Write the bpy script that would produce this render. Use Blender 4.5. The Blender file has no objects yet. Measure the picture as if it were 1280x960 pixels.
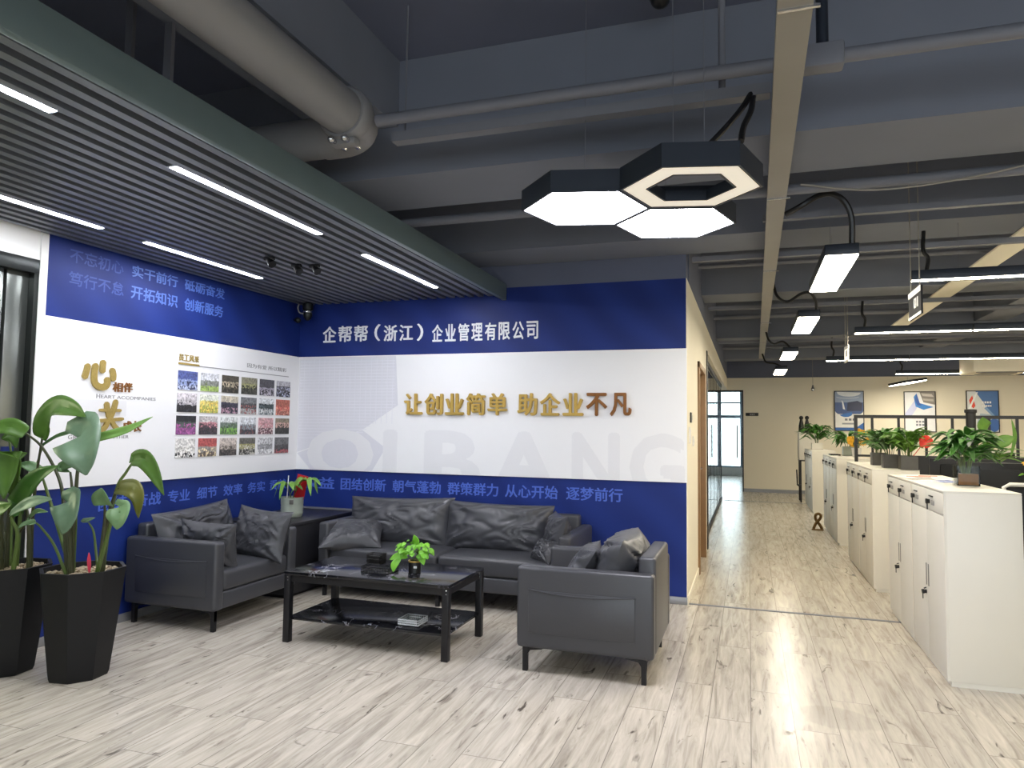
import bpy, bmesh, math, random
from mathutils import Vector, Matrix, noise
C = bpy.context.scene.collection
SC = bpy.context.scene
PI = math.pi
# ---------------------------------------------------------------- camera, light, exposure
cam_data = bpy.data.cameras.new('camera'); cam = bpy.data.objects.new('camera', cam_data); C.objects.link(cam)
cam_data.sensor_fit = 'HORIZONTAL'; cam_data.sensor_width = 36.0; cam_data.lens = 886.847*36.0/1280.0
cam_data.clip_start = 0.05; cam_data.clip_end = 200
Rv = Vector((0.948753, 0.315763, 0.012703)); Uv = Vector((0.007706, -0.063301, 0.997965)); Fv = Vector((-0.315924, 0.946724, 0.062490))
M = Matrix.Identity(4)
for i in range(3):
    M[i][0] = Rv[i]; M[i][1] = Uv[i]; M[i][2] = -Fv[i]
M[2][3] = 1.42
cam.matrix_world = M
SC.camera = cam
SC.view_settings.view_transform = 'Standard'; SC.view_settings.look = 'None'
SC.view_settings.gamma = 1.0; SC.view_settings.exposure = 0.0; SC.view_settings.use_curve_mapping = False
SC.cycles.use_denoising = True; SC.cycles.max_bounces = 8; SC.cycles.diffuse_bounces = 5; SC.cycles.transparent_max_bounces = 12
SC.cycles.sample_clamp_indirect = 6.0
L_SLAT, L_HEX, L_PANEL, L_LINE, L_WORLD = 114.0, 31.0, 42.0, 106.0, 4.5
w = bpy.data.worlds.new('sky'); SC.world = w; w.use_nodes = True
bg = w.node_tree.nodes['Background']; bg.inputs[0].default_value = (0.80, 0.91, 1.0, 1); bg.inputs[1].default_value = L_WORLD
# ---------------------------------------------------------------- measures (metres)
XL, YB, XC, XF, YF = -4.265, 6.042, -0.484, 1.0545, 17.737
ZT, ZB, ZS, HC = 2.105, 0.991, 2.70, 3.60
# ---------------------------------------------------------------- materials
def lin(h):
    h = h.lstrip('#'); v = [int(h[i:i+2], 16)/255 for i in (0, 2, 4)]
    return tuple((c/12.92 if c <= 0.04045 else ((c+0.055)/1.055)**2.4) for c in v) + (1.0,)
def newmat(name):
    m = bpy.data.materials.new(name); m.use_nodes = True
    nt = m.node_tree; b = nt.nodes['Principled BSDF']
    return m, nt, b
def N(nt, t, **k):
    n = nt.nodes.new(t)
    for a, v in k.items():
        if a.startswith('i_'): n.inputs[a[2:].replace('_', ' ')].default_value = v
        else: setattr(n, a, v)
    return n
def mat(name, col, rough=0.5, metal=0.0, var=0.06, scale=8.0, bump=0.0, bscale=60.0, spec=0.5):
    m, nt, b = newmat(name); c = lin(col) if isinstance(col, str) else col
    tc = N(nt, 'ShaderNodeTexCoord'); no = N(nt, 'ShaderNodeTexNoise', i_Scale=scale, i_Detail=4.0)
    nt.links.new(tc.outputs['Object'], no.inputs['Vector'])
    mx = N(nt, 'ShaderNodeMix', data_type='RGBA')
    mx.inputs[6].default_value = tuple(x*(1-var) for x in c[:3]) + (1,); mx.inputs[7].default_value = tuple(min(1, x*(1+var)) for x in c[:3]) + (1,)
    nt.links.new(no.outputs[0], mx.inputs[0]); nt.links.new(mx.outputs[2], b.inputs['Base Color'])
    b.inputs['Roughness'].default_value = rough; b.inputs['Metallic'].default_value = metal; b.inputs['Specular IOR Level'].default_value = spec
    if bump:
        n2 = N(nt, 'ShaderNodeTexNoise', i_Scale=bscale, i_Detail=5.0); nt.links.new(tc.outputs['Object'], n2.inputs['Vector'])
        bp = N(nt, 'ShaderNodeBump', i_Strength=bump, i_Distance=0.01)
        nt.links.new(n2.outputs[0], bp.inputs['Height']); nt.links.new(bp.outputs[0], b.inputs['Normal'])
    return m
def emit(name, col, s):
    m, nt, b = newmat(name); c = lin(col)
    b.inputs['Base Color'].default_value = c; b.inputs['Emission Color'].default_value = c; b.inputs['Emission Strength'].default_value = s
    return m
def glassmat(name, tint, rough=0.02, ior=1.45):
    m, nt, b = newmat(name); nt.nodes.remove(b); out = nt.nodes['Material Output']
    t = N(nt, 'ShaderNodeBsdfTransparent'); t.inputs[0].default_value = tint
    g = N(nt, 'ShaderNodeBsdfGlossy'); g.inputs['Roughness'].default_value = rough
    fr = N(nt, 'ShaderNodeFresnel', i_IOR=ior); mx = N(nt, 'ShaderNodeMixShader')
    nt.links.new(fr.outputs[0], mx.inputs[0]); nt.links.new(t.outputs[0], mx.inputs[1]); nt.links.new(g.outputs[0], mx.inputs[2])
    nt.links.new(mx.outputs[0], out.inputs[0]); return m
def floor_mat():
    m, nt, b = newmat('grey_oak_planks'); tc = N(nt, 'ShaderNodeTexCoord'); L = nt.links.new
    mp = N(nt, 'ShaderNodeMapping'); mp.inputs['Rotation'].default_value = (0, 0, PI/2); L(tc.outputs['Object'], mp.inputs[0])
    br = N(nt, 'ShaderNodeTexBrick', i_Scale=1.0, offset=0.37, offset_frequency=2)
    br.inputs['Brick Width'].default_value = 1.25; br.inputs['Row Height'].default_value = 0.2; br.inputs['Mortar Size'].default_value = 0.0022
    br.inputs['Color1'].default_value = (0.0, 0.0, 0.0, 1); br.inputs['Color2'].default_value = (1, 1, 1, 1); br.inputs['Mortar'].default_value = (0.35, 0.35, 0.35, 1); br.inputs['Mortar Smooth'].default_value = 0.3
    L(mp.outputs[0], br.inputs['Vector'])
    off = N(nt, 'ShaderNodeVectorMath', operation='MULTIPLY_ADD'); off.inputs[1].default_value = (9, 31, 5); 
    L(br.outputs['Color'], off.inputs[0]); L(tc.outputs['Object'], off.inputs[2])
    g1m = N(nt, 'ShaderNodeMapping'); g1m.inputs['Scale'].default_value = (17, 1.5, 1); L(off.outputs[0], g1m.inputs[0])
    g1 = N(nt, 'ShaderNodeTexNoise', i_Scale=1.6, i_Detail=8.0, i_Roughness=0.62, i_Distortion=0.6); L(g1m.outputs[0], g1.inputs['Vector'])
    r1 = N(nt, 'ShaderNodeValToRGB'); e = r1.color_ramp.elements
    e[0].position = 0.30; e[0].color = lin('#9a9186'); e[1].position = 0.68; e[1].color = lin('#d2cabd')
    x = r1.color_ramp.elements.new(0.47); x.color = lin('#bcb4a7'); L(g1.outputs[0], r1.inputs[0])
    k1m = N(nt, 'ShaderNodeMapping'); k1m.inputs['Scale'].default_value = (9.5, 2.6, 1); L(off.outputs[0], k1m.inputs[0])
    k1 = N(nt, 'ShaderNodeTexNoise', i_Scale=1.5, i_Detail=3.0, i_Roughness=0.6, i_Distortion=1.2); L(k1m.outputs[0], k1.inputs['Vector'])
    r2 = N(nt, 'ShaderNodeValToRGB'); e = r2.color_ramp.elements; e[0].position = 0.63; e[0].color = (0, 0, 0, 1); e[1].position = 0.74; e[1].color = (1, 1, 1, 1); L(k1.outputs[0], r2.inputs[0])
    m1 = N(nt, 'ShaderNodeMix', data_type='RGBA'); m1.inputs[7].default_value = lin('#5d564f'); L(r2.outputs[0], m1.inputs[0]); L(r1.outputs[0], m1.inputs[6])
    pv = N(nt, 'ShaderNodeMapRange'); pv.inputs['To Min'].default_value = 0.93; pv.inputs['To Max'].default_value = 1.06; L(br.outputs['Color'], pv.inputs[0])
    m2 = N(nt, 'ShaderNodeVectorMath', operation='SCALE'); L(m1.outputs[2], m2.inputs[0]); L(pv.outputs[0], m2.inputs['Scale'])
    m3 = N(nt, 'ShaderNodeMix', data_type='RGBA'); m3.inputs[7].default_value = lin('#8a837b'); L(br.outputs['Fac'], m3.inputs[0]); L(m2.outputs[0], m3.inputs[6])
    # one dried water stain on the planks near the first cabinet
    st = N(nt, 'ShaderNodeMapping'); st.inputs['Location'].default_value = (-0.42*2.2, -3.96*3.4, 0); st.inputs['Scale'].default_value = (2.2, 3.4, 1); L(tc.outputs['Object'], st.inputs[0])
    sn = N(nt, 'ShaderNodeTexNoise', i_Scale=6.0, i_Detail=3.0); L(tc.outputs['Object'], sn.inputs['Vector'])
    sl = N(nt, 'ShaderNodeVectorMath', operation='LENGTH'); L(st.outputs[0], sl.inputs[0])
    sa = N(nt, 'ShaderNodeMath', operation='MULTIPLY_ADD'); sa.inputs[1].default_value = 0.55; L(sn.outputs[0], sa.inputs[0]); L(sl.outputs['Value'], sa.inputs[2])
    sm = N(nt, 'ShaderNodeMapRange'); sm.inputs['From Min'].default_value = 0.70; sm.inputs['From Max'].default_value = 0.76; sm.inputs['To Min'].default_value = 0.86; sm.inputs['To Max'].default_value = 1.0; L(sa.outputs[0], sm.inputs[0])
    m4 = N(nt, 'ShaderNodeVectorMath', operation='SCALE'); L(m3.outputs[2], m4.inputs[0]); L(sm.outputs[0], m4.inputs['Scale'])
    L(m4.outputs[0], b.inputs['Base Color']); b.inputs['Roughness'].default_value = 0.23; b.inputs['Specular IOR Level'].default_value = 0.4
    bp = N(nt, 'ShaderNodeBump', i_Strength=0.10, i_Distance=0.002); L(g1.outputs[0], bp.inputs['Height']); L(bp.outputs[0], b.inputs['Normal'])
    return m
def marble_mat():
    m, nt, b = newmat('black_marble'); tc = N(nt, 'ShaderNodeTexCoord'); L = nt.links.new
    n1 = N(nt, 'ShaderNodeTexNoise', i_Scale=3.2, i_Detail=6.0, i_Roughness=0.6, i_Distortion=1.6); L(tc.outputs['Object'], n1.inputs['Vector'])
    s = N(nt, 'ShaderNodeMath', operation='SUBTRACT'); s.inputs[1].default_value = 0.5; L(n1.outputs[0], s.inputs[0])
    a = N(nt, 'ShaderNodeMath', operation='ABSOLUTE'); L(s.outputs[0], a.inputs[0])
    r = N(nt, 'ShaderNodeValToRGB'); e = r.color_ramp.elements; e[0].position = 0.0; e[0].color = (1, 1, 1, 1); e[1].position = 0.013; e[1].color = (0, 0, 0, 1); L(a.outputs[0], r.inputs[0])
    n2 = N(nt, 'ShaderNodeTexNoise', i_Scale=5.0, i_Detail=2.0); L(tc.outputs['Object'], n2.inputs['Vector'])
    r2 = N(nt, 'ShaderNodeValToRGB'); e = r2.color_ramp.elements; e[0].position = 0.49; e[0].color = (0, 0, 0, 1); e[1].position = 0.58; e[1].color = (1, 1, 1, 1); L(n2.outputs[0], r2.inputs[0])
    mu = N(nt, 'ShaderNodeMath', operation='MULTIPLY'); L(r.outputs[0], mu.inputs[0]); L(r2.outputs[0], mu.inputs[1])
    mx = N(nt, 'ShaderNodeMix', data_type='RGBA'); mx.inputs[6].default_value = lin('#15161b'); mx.inputs[7].default_value = lin('#b4b4be'); L(mu.outputs[0], mx.inputs[0])
    L(mx.outputs[2], b.inputs['Base Color']); b.inputs['Roughness'].default_value = 0.16; return m
def leather_mat():
    m = mat('charcoal_leather', '#3f4045', 0.36, var=0.06, scale=3, bump=0.06, bscale=26.0)
    return m
def blue_mat():
    m, nt, b = newmat('royal_blue_print'); tc = N(nt, 'ShaderNodeTexCoord'); L = nt.links.new
    wv = N(nt, 'ShaderNodeTexWave', i_Scale=1.3, i_Distortion=2.0, i_Detail=2.0); wv.bands_direction = 'DIAGONAL'; L(tc.outputs['Object'], wv.inputs['Vector'])
    no = N(nt, 'ShaderNodeTexNoise', i_Scale=0.9, i_Detail=3.0); L(tc.outputs['Object'], no.inputs['Vector'])
    mu = N(nt, 'ShaderNodeMath', operation='MULTIPLY'); L(wv.outputs['Fac'], mu.inputs[0]); L(no.outputs[0], mu.inputs[1])
    mx = N(nt, 'ShaderNodeMix', data_type='RGBA'); mx.inputs[6].default_value = lin('#16296c'); mx.inputs[7].default_value = lin('#1d3480'); L(mu.outputs[0], mx.inputs[0])
    L(mx.outputs[2], b.inputs['Base Color']); b.inputs['Roughness'].default_value = 0.5; b.inputs['Specular IOR Level'].default_value = 0.28; return m
def leafmat(name, c1, c2, rough=0.38):
    m, nt, b = newmat(name); tc = N(nt, 'ShaderNodeTexCoord'); L = nt.links.new
    no = N(nt, 'ShaderNodeTexNoise', i_Scale=14.0, i_Detail=3.0); L(tc.outputs['Object'], no.inputs['Vector'])
    mx = N(nt, 'ShaderNodeMix', data_type='RGBA'); mx.inputs[6].default_value = lin(c1); mx.inputs[7].default_value = lin(c2); L(no.outputs[0], mx.inputs[0])
    L(mx.outputs[2], b.inputs['Base Color']); b.inputs['Roughness'].default_value = rough
    b.inputs['Transmission Weight'].default_value = 0.0; b.inputs['Subsurface Weight'].default_value = 0.0; return m
def picmat(name, top, mid, low, accent, seed, acc_amt=0.5, split=0.5):
    # a printed photograph: bands and a crowd of small cells in the print's own colours
    m, nt, b = newmat(name); tc = N(nt, 'ShaderNodeTexCoord'); L = nt.links.new
    sx = N(nt, 'ShaderNodeSeparateXYZ'); L(tc.outputs['Generated'], sx.inputs[0])
    vo = N(nt, 'ShaderNodeTexVoronoi', i_Scale=13.0); mp = N(nt, 'ShaderNodeMapping'); mp.inputs['Location'].default_value = (seed*1.37, seed*0.71, seed*2.3); mp.inputs['Scale'].default_value = (1.0, 1.25, 0.75)
    L(tc.outputs['Generated'], mp.inputs[0]); L(mp.outputs[0], vo.inputs['Vector'])
    no = N(nt, 'ShaderNodeTexNoise', i_Scale=9.0, i_Detail=6.0, i_Roughness=0.7); L(mp.outputs[0], no.inputs['Vector'])
    ad = N(nt, 'ShaderNodeMath', operation='MULTIPLY_ADD'); ad.inputs[1].default_value = 0.35; L(no.outputs[0], ad.inputs[0]); L(sx.outputs[2], ad.inputs[2])
    r = N(nt, 'ShaderNodeValToRGB'); r.color_ramp.interpolation = 'CONSTANT'; e = r.color_ramp.elements
    e[0].position = 0; e[0].color = lin(low); e[1].position = split; e[1].color = lin(mid); x = e.new(min(0.97, split+0.30)); x.color = lin(top); L(ad.outputs[0], r.inputs[0])
    se = N(nt, 'ShaderNodeSeparateColor'); L(vo.outputs['Color'], se.inputs[0])
    gt = N(nt, 'ShaderNodeMath', operation='LESS_THAN'); gt.inputs[1].default_value = acc_amt; L(se.outputs[0], gt.inputs[0])
    lt = N(nt, 'ShaderNodeMath', operation='LESS_THAN'); lt.inputs[1].default_value = split+0.22; L(ad.outputs[0], lt.inputs[0])
    mu = N(nt, 'ShaderNodeMath', operation='MULTIPLY'); L(gt.outputs[0], mu.inputs[0]); L(lt.outputs[0], mu.inputs[1])
    mx = N(nt, 'ShaderNodeMix', data_type='RGBA'); mx.inputs[7].default_value = lin(accent); L(mu.outputs[0], mx.inputs[0]); L(r.outputs[0], mx.inputs[6])
    hs = N(nt, 'ShaderNodeHueSaturation'); vr = N(nt, 'ShaderNodeMapRange'); vr.inputs['To Min'].default_value = 0.55; vr.inputs['To Max'].default_value = 1.3; L(se.outputs[1], vr.inputs[0]); L(vr.outputs[0], hs.inputs['Value']); hs.inputs['Saturation'].default_value = 0.85; L(mx.outputs[2], hs.inputs['Color'])
    L(hs.outputs[0], b.inputs['Base Color']); b.inputs['Roughness'].default_value = 0.3; return m
MT = dict(
 floor=floor_mat(), marble=marble_mat(), leather=leather_mat(), blue=blue_mat(),
 white_print=mat('white_print_board', '#eeeef0', 0.38, var=0.01), white=mat('white_paint', '#e9e8e6', 0.6, var=0.02),
 cream=mat('cream_paint', '#ece5d3', 0.7, var=0.02, scale=2), dark_paint=mat('dark_blue_grey_paint', '#5f6579', 0.8, var=0.08, scale=3),
 beam_paint=mat('blue_grey_beam_paint', '#6e7380', 0.8, var=0.07, scale=3), pipe_paint=mat('grey_pipe_paint', '#7d7d80', 0.55, var=0.06, scale=5),
 strut_paint=mat('grey_strut_paint', '#6b6d76', 0.6, var=0.08), tray=mat('grey_cable_tray', '#8b8882', 0.5, 0.2, var=0.08, scale=4),
 slat=mat('grey_aluminium_slat', '#767b84', 0.42, 0.5, var=0.05), slat_edge=mat('grey_green_edge_trim', '#66777b', 0.45, 0.3, var=0.05), void=mat('dark_void_paint', '#15161d', 0.9),
 skirting=mat('grey_skirting', '#8d8e92', 0.35, 0.3), black_metal=mat('black_metal', '#17171b', 0.42, 0.2), black_frame=mat('matte_black_frame', '#1c1c1f', 0.5), dark_lamp=mat('dark_slate_lamp_housing', '#232a36', 0.45, 0.2),
 black_wood=mat('black_wood_panel', '#242428', 0.38, var=0.12, scale=6), steel=mat('brushed_steel', '#6f736f', 0.3, 0.85, var=0.08, scale=20), dark_steel=mat('dark_steel', '#2d302f', 0.32, 0.7),
 chrome=mat('silver_metal', '#c4c4c6', 0.22, 0.9), gold=mat('brushed_gold', '#c6a656', 0.32, 0.35, var=0.12, scale=14), gold2=mat('gold_glitter', '#a38d4c', 0.55, 0.2, var=0.35, scale=120), bronze=mat('bronze_gold', '#8a5a2a', 0.35, 0.35, var=0.15),
 letter_white=mat('white_acrylic', '#eef0f4', 0.35, var=0.01), letter_blue=mat('light_blue_print', '#4a67c6', 0.5), letter_faint=mat('faint_blue_print', '#24408f', 0.5), letter_mid=mat('pale_blue_print', '#4f6ebc', 0.5), letter_grey=mat('grey_print', '#8d8d90', 0.5), faint_grey=mat('faint_grey_print', '#e6e6e9', 0.45, var=0.01), graphic=mat('pale_violet_grey_print', '#dcdce3', 0.45, var=0.03, scale=30), graphic_line=mat('pale_line_print', '#e4e4ec', 0.45),
 oak=mat('brown_oak', '#8c6c49', 0.45, var=0.18, scale=9), cabinet=mat('white_steel_cabinet', '#e7e3d8', 0.38, var=0.015), cab_front=mat('pale_grey_cabinet_door', '#dedcd4', 0.4, var=0.015), grey_slot=mat('grey_handle_slot', '#7e7d7a', 0.4, 0.4),
 plastic_black=mat('black_plastic', '#111113', 0.4), plastic_white=mat('white_plastic', '#e4e2dd', 0.4), label_grey=mat('grey_label', '#9b9a98', 0.5),
 pot_black=mat('matte_charcoal_planter', '#141518', 0.5, var=0.15, scale=4, spec=0.3), pebble=mat('tan_pebbles', '#a4937a', 0.8, var=0.5, scale=40), soil=mat('dark_soil', '#3a2b1f', 0.9, var=0.4, scale=40),
 leaf_b=leafmat('bright_green_leaf', '#37581c', '#557a2c'), leaf_g=leafmat('deep_green_leaf', '#254a18', '#3c6b22'), leaf_d=leafmat('grey_green_leaf', '#4d6850', '#6f8a6e'), leaf_m=leafmat('mid_green_leaf', '#52764a', '#7c9c70'), leaf_e=leafmat('fresh_leaf_edge', '#5a8a3a', '#86ab5a'), leaf_o=leafmat('olive_brown_leaf', '#4e5a20', '#6d6a2a'), stem=leafmat('green_stem', '#3d4f22', '#59702f'), stem_dark=leafmat('dark_brown_green_stem', '#2c2f1c', '#3f4426'),
 pothos=leafmat('lime_green_leaf', '#4f9a1c', '#86c53a'), lily=leafmat('lily_leaf', '#24511a', '#4d8430'), lily2=leafmat('light_lily_leaf', '#3f7224', '#7da742'), yellow=mat('yellow_petals', '#f0b52c', 0.5, var=0.15), red=mat('red_petals', '#d8301f', 0.4, var=0.1), red_paper=mat('red_paper', '#b3161c', 0.5), pink=mat('pink_ribbon', '#e0405c', 0.5), white_petal=mat('white_petals', '#f2eee2', 0.5),
 pot_grey=mat('ribbed_grey_ceramic', '#97a095', 0.4, var=0.12, scale=12), pot_dark=mat('dark_grey_square_pot', '#55534f', 0.5, var=0.2, scale=18), amber=mat('amber_pebbles', '#8a5c2c', 0.6, var=0.5, scale=60), brown_tray=mat('brown_saucer', '#6d4a2c', 0.6),
 glass=glassmat('clear_glass', (0.96, 0.98, 0.97, 1), ior=1.2), glass_green=glassmat('greenish_glass', (0.82, 0.90, 0.85, 1)), glass_dark=glassmat('smoked_glass', (0.62, 0.70, 0.68, 1)),
 paper=mat('white_paper', '#eceae6', 0.6), paper_blue=mat('blue_ink', '#2c4f9c', 0.5), paper_orange=mat('orange_ink', '#b0603c', 0.5), desk=mat('white_desk', '#e6e2d8', 0.4), fabric=mat('black_mesh_fabric', '#17191d', 0.8, bump=0.3, bscale=300), brass=mat('brown_brass', '#6b5127', 0.45, 0.4, var=0.25, scale=30),
 win_frame=mat('blue_grey_aluminium', '#8fa5b8', 0.4, 0.3), beige=mat('beige_wall', '#b8ab86', 0.7),
 e_slat=emit('slat_strip_diffuser', '#f6f8ff', L_SLAT), e_hex=emit('hex_diffuser', '#f7f6ff', L_HEX), e_ring=emit('ring_diffuser', '#f6efe0', 0.42), e_panel=emit('panel_diffuser', '#fff4dc', L_PANEL), e_line=emit('line_diffuser', '#fff2d4', L_LINE),
)
# ---------------------------------------------------------------- mesh helpers
def nb(): return bmesh.new()
def box(bm, x0, x1, y0, y1, z0, z1, bev=0.0, seg=2, mtx=None):
    r = bmesh.ops.create_cube(bm, size=1.0); vs = r['verts']
    for v in vs:
        v.co = Vector((x0 + (v.co.x+0.5)*(x1-x0), y0 + (v.co.y+0.5)*(y1-y0), z0 + (v.co.z+0.5)*(z1-z0)))
    if bev > 0:
        es = list({e for v in vs for e in v.link_edges})
        g = bmesh.ops.bevel(bm, geom=es, offset=bev, segments=seg, profile=0.5, affect='EDGES')
        vs = list({v for f in g['faces'] for v in f.verts} | {v for v in vs if v.is_valid})
    if mtx is not None: bmesh.ops.transform(bm, matrix=mtx, verts=vs)
    return bm
def ring_frame(t):
    a = Vector((0, 0, 1)) if abs(t.z) < 0.9 else Vector((1, 0, 0))
    u = t.cross(a).normalized(); return u, t.cross(u).normalized()
def tube(bm, pts, r, n=8, caps=True):
    pts = [Vector(p) for p in pts]; rs = r if isinstance(r, (list, tuple)) else [r]*len(pts); rings = []; pu = None
    for i, p in enumerate(pts):
        t = (pts[min(i+1, len(pts)-1)] - pts[max(i-1, 0)]).normalized()
        if pu is None: u, v = ring_frame(t)
        else:
            u = (pu - t*pu.dot(t)).normalized(); v = t.cross(u)
        pu = u
        rings.append([bm.verts.new(p + (u*math.cos(2*PI*k/n) + v*math.sin(2*PI*k/n))*rs[i]) for k in range(n)])
    for a, b in zip(rings, rings[1:]):
        for k in range(n): bm.faces.new((a[k], a[(k+1) % n], b[(k+1) % n], b[k]))
    if caps:
        bm.faces.new(rings[0][::-1]); bm.faces.new(rings[-1])
    return bm
def smooth(pts, k=6):
    P = [Vector(p) for p in pts]; P = [P[0]*2-P[1]] + P + [P[-1]*2-P[-2]]; out = []
    for i in range(1, len(P)-2):
        for j in range(k):
            t = j/k; a, b, c, d = P[i-1], P[i], P[i+1], P[i+2]
            out.append(0.5*((2*b) + (c-a)*t + (2*a-5*b+4*c-d)*t*t + (3*b-a-3*c+d)*t**3))
    return out + [P[-2]]
def lathe(bm, prof, cx=0, cy=0, n=24, z0=0, close=True, rot=0.0):
    rings = []
    for r, z in prof:
        rings.append([bm.verts.new((cx + r*math.cos(2*PI*k/n+rot), cy + r*math.sin(2*PI*k/n+rot), z0+z)) for k in range(n)])
    for a, b in zip(rings, rings[1:]):
        for k in range(n): bm.faces.new((a[k], a[(k+1) % n], b[(k+1) % n], b[k]))
    if close: bm.faces.new(rings[0][::-1]); bm.faces.new(rings[-1])
    return bm
def prism(bm, poly, ax, d0, d1):
    # poly in the plane across axis ax ('x': (y,z), 'y': (x,z), 'z': (x,y)), extruded from d0 to d1
    def P(a, b, d): return (d, a, b) if ax == 'x' else ((a, d, b) if ax == 'y' else (a, b, d))
    A = [bm.verts.new(P(a, b, d0)) for a, b in poly]; B = [bm.verts.new(P(a, b, d1)) for a, b in poly]
    bm.faces.new(A); bm.faces.new(B[::-1]); n = len(A)
    for i in range(n): bm.faces.new((A[i], B[i], B[(i+1) % n], A[(i+1) % n]))
    return bm
def sphere(bm, c, r, sx=1, sy=1, sz=1, u=14, v=9):
    bmesh.ops.create_uvsphere(bm, u_segments=u, v_segments=v, radius=1.0, matrix=Matrix.Translation(c) @ Matrix.Diagonal((r*sx, r*sy, r*sz, 1))); return bm
def wpos(p):
    v = Vector((0, 0, 0))
    while p is not None: v = v + p.location; p = p.parent
    return v
def obj(name, bm, m, parent=None, world=False, kind=None, label=None, angle=38):
    bmesh.ops.recalc_face_normals(bm, faces=bm.faces[:])
    if world and parent is not None: bmesh.ops.translate(bm, vec=-wpos(parent), verts=bm.verts[:])
    me = bpy.data.meshes.new(name); bm.to_mesh(me); bm.free()
    for mm in (m if isinstance(m, (list, tuple)) else [m]): me.materials.append(mm)
    me.shade_smooth(); me.set_sharp_from_angle(angle=math.radians(angle))
    o = bpy.data.objects.new(name, me); C.objects.link(o)
    if parent is not None: o.parent = parent
    if kind: o['kind'] = kind
    if label: o['label'] = label
    return o
def thing(name, label, cat, loc=(0, 0, 0), rz=0, group=None):
    o = bpy.data.objects.new(name, None); C.objects.link(o); o.location = loc; o.rotation_euler = (0, 0, rz); o.empty_display_size = 0.1
    return tag(o, label, cat, group)
def tag(o, label, cat, group=None):
    o['label'] = label; o['category'] = cat
    if group: o['group'] = group
    return o
def dup(root, loc, rz=0, label=None, name=None):
    def rec(s, par):
        c = s.copy(); C.objects.link(c)
        if par is not None: c.parent = par
        for ch in list(s.children): rec(ch, c)
        return c
    r = rec(root, None); r.location = loc; r.rotation_euler = (0, 0, rz)
    if label: r['label'] = label
    return r
def struct(name, bm, m, parent=None): return obj(name, bm, m, parent, kind='structure')
def sbox(name, x0, x1, y0, y1, z0, z1, m, bev=0.0): return struct(name, box(nb(), x0, x1, y0, y1, z0, z1, bev), m)
def text_mesh(s, bold=0.0, thick=0.1):
    cu = bpy.data.curves.new('lettering', 'FONT'); cu.body = s; cu.size = 1.0; cu.extrude = thick/2; cu.resolution_u = 3
    o = bpy.data.objects.new('lettering', cu); C.objects.link(o)
    me = bpy.data.meshes.new_from_object(o.evaluated_get(bpy.context.evaluated_depsgraph_get()))
    bpy.data.objects.remove(o); bpy.data.curves.remove(cu)
    bm = nb()
    for kk, (dx, dy) in enumerate(((-1, 0), (1, 0), (0, 1), (0, -1), (0.7, 0.7), (-0.7, 0.7)) if bold > 0 else ((0, 0),)):      # heavier strokes
        n0 = len(bm.verts); bm.from_mesh(me); bm.verts.ensure_lookup_table()
        bmesh.ops.translate(bm, vec=(dx*bold, dy*bold*0.8, kk*0.14*thick), verts=bm.verts[n0:])
    bpy.data.meshes.remove(me); return bm
def lettering(name, s, plane, rect, base, depth, m, parent=None, bold=0.015, clip=None, kind=None, label=None):
    # plane 'back': faces -Y, rect=(x0,x1,z0,z1), base=y of the surface; plane 'left': faces +X, rect=(y0,y1,z0,z1), base=x of the surface
    bm = text_mesh(s, bold, 1.0)
    xs = [v.co.x for v in bm.verts]; ys = [v.co.y for v in bm.verts]; zs = [v.co.z for v in bm.verts]
    x0, x1, y0, y1, z0, z1 = min(xs), max(xs), min(ys), max(ys), min(zs), max(zs)
    for v in bm.verts:
        a = rect[0] + (v.co.x-x0)/(x1-x0)*(rect[1]-rect[0]); b = rect[2] + (v.co.y-y0)/(y1-y0)*(rect[3]-rect[2]); d = (v.co.z-z0)/(z1-z0)*depth
        if plane == 'back': v.co = (a, base-d, b)
        elif plane == 'right': v.co = (base-d, -a, b)
        else: v.co = (base+d, a, b)
    if clip is not None:
        bmesh.ops.bisect_plane(bm, geom=bm.verts[:]+bm.edges[:]+bm.faces[:], plane_co=(0, 0, clip), plane_no=(0, 0, 1), clear_inner=True)
    return obj(name, bm, m, parent, world=True, kind=kind, label=label, angle=20)
# ================================================================ THE SETTING
sbox('floor', -6.6, 8.2, -5.2, 24.4, -0.1, 0.0, MT['floor'])
sbox('ceiling', -6.6, 8.2, -5.2, 24.4, HC, HC+0.12, MT['dark_paint'])
sbox('wall_back', XL-0.15, XC-0.006, YB+0.012, YB+0.2, 0, ZS, MT['blue'])
sbox('wall_back_upper', XL-0.15, XC-0.006, YB+0.012, YB+0.2, ZS, HC, MT['dark_paint'])
sbox('wall_left', XL-0.2, XL-0.012, 3.325, YB+0.012, 0, ZS, MT['blue'])
sbox('wall_left_end', XL-0.2, XL+0.004, 3.275, 3.325, 0, 2.63, MT['white'])
sbox('wall_left_upper', XL-0.2, XL-0.012, -5, YB+0.012, ZS, HC, MT['dark_paint'])
sbox('wall_left_lintel', XL-0.2, XL-0.008, -5, 3.275, 2.45, ZS, MT['white'])
sbox('wall_left_front', XL-0.2, XL-0.008, -5, 1.2, 0, 2.45, MT['white'])
o = sbox('trim_1', XL-0.012, XC, YB-0.004, YB+0.012, ZB, ZT, MT['white_print']); o.name = 'wall_back_panel'
o = sbox('trim_2', XL-0.012, XL+0.004, 3.325, YB-0.004, ZB, ZT, MT['white_print']); o.name = 'wall_left_panel'
sbox('baseboard_back', XL, XC, YB-0.004, YB+0.012, 0, 0.06, MT['skirting'], 0.004)
sbox('baseboard_left', XL-0.012, XL+0.002, 3.33, YB, 0, 0.06, MT['skirting'], 0.004)
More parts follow.
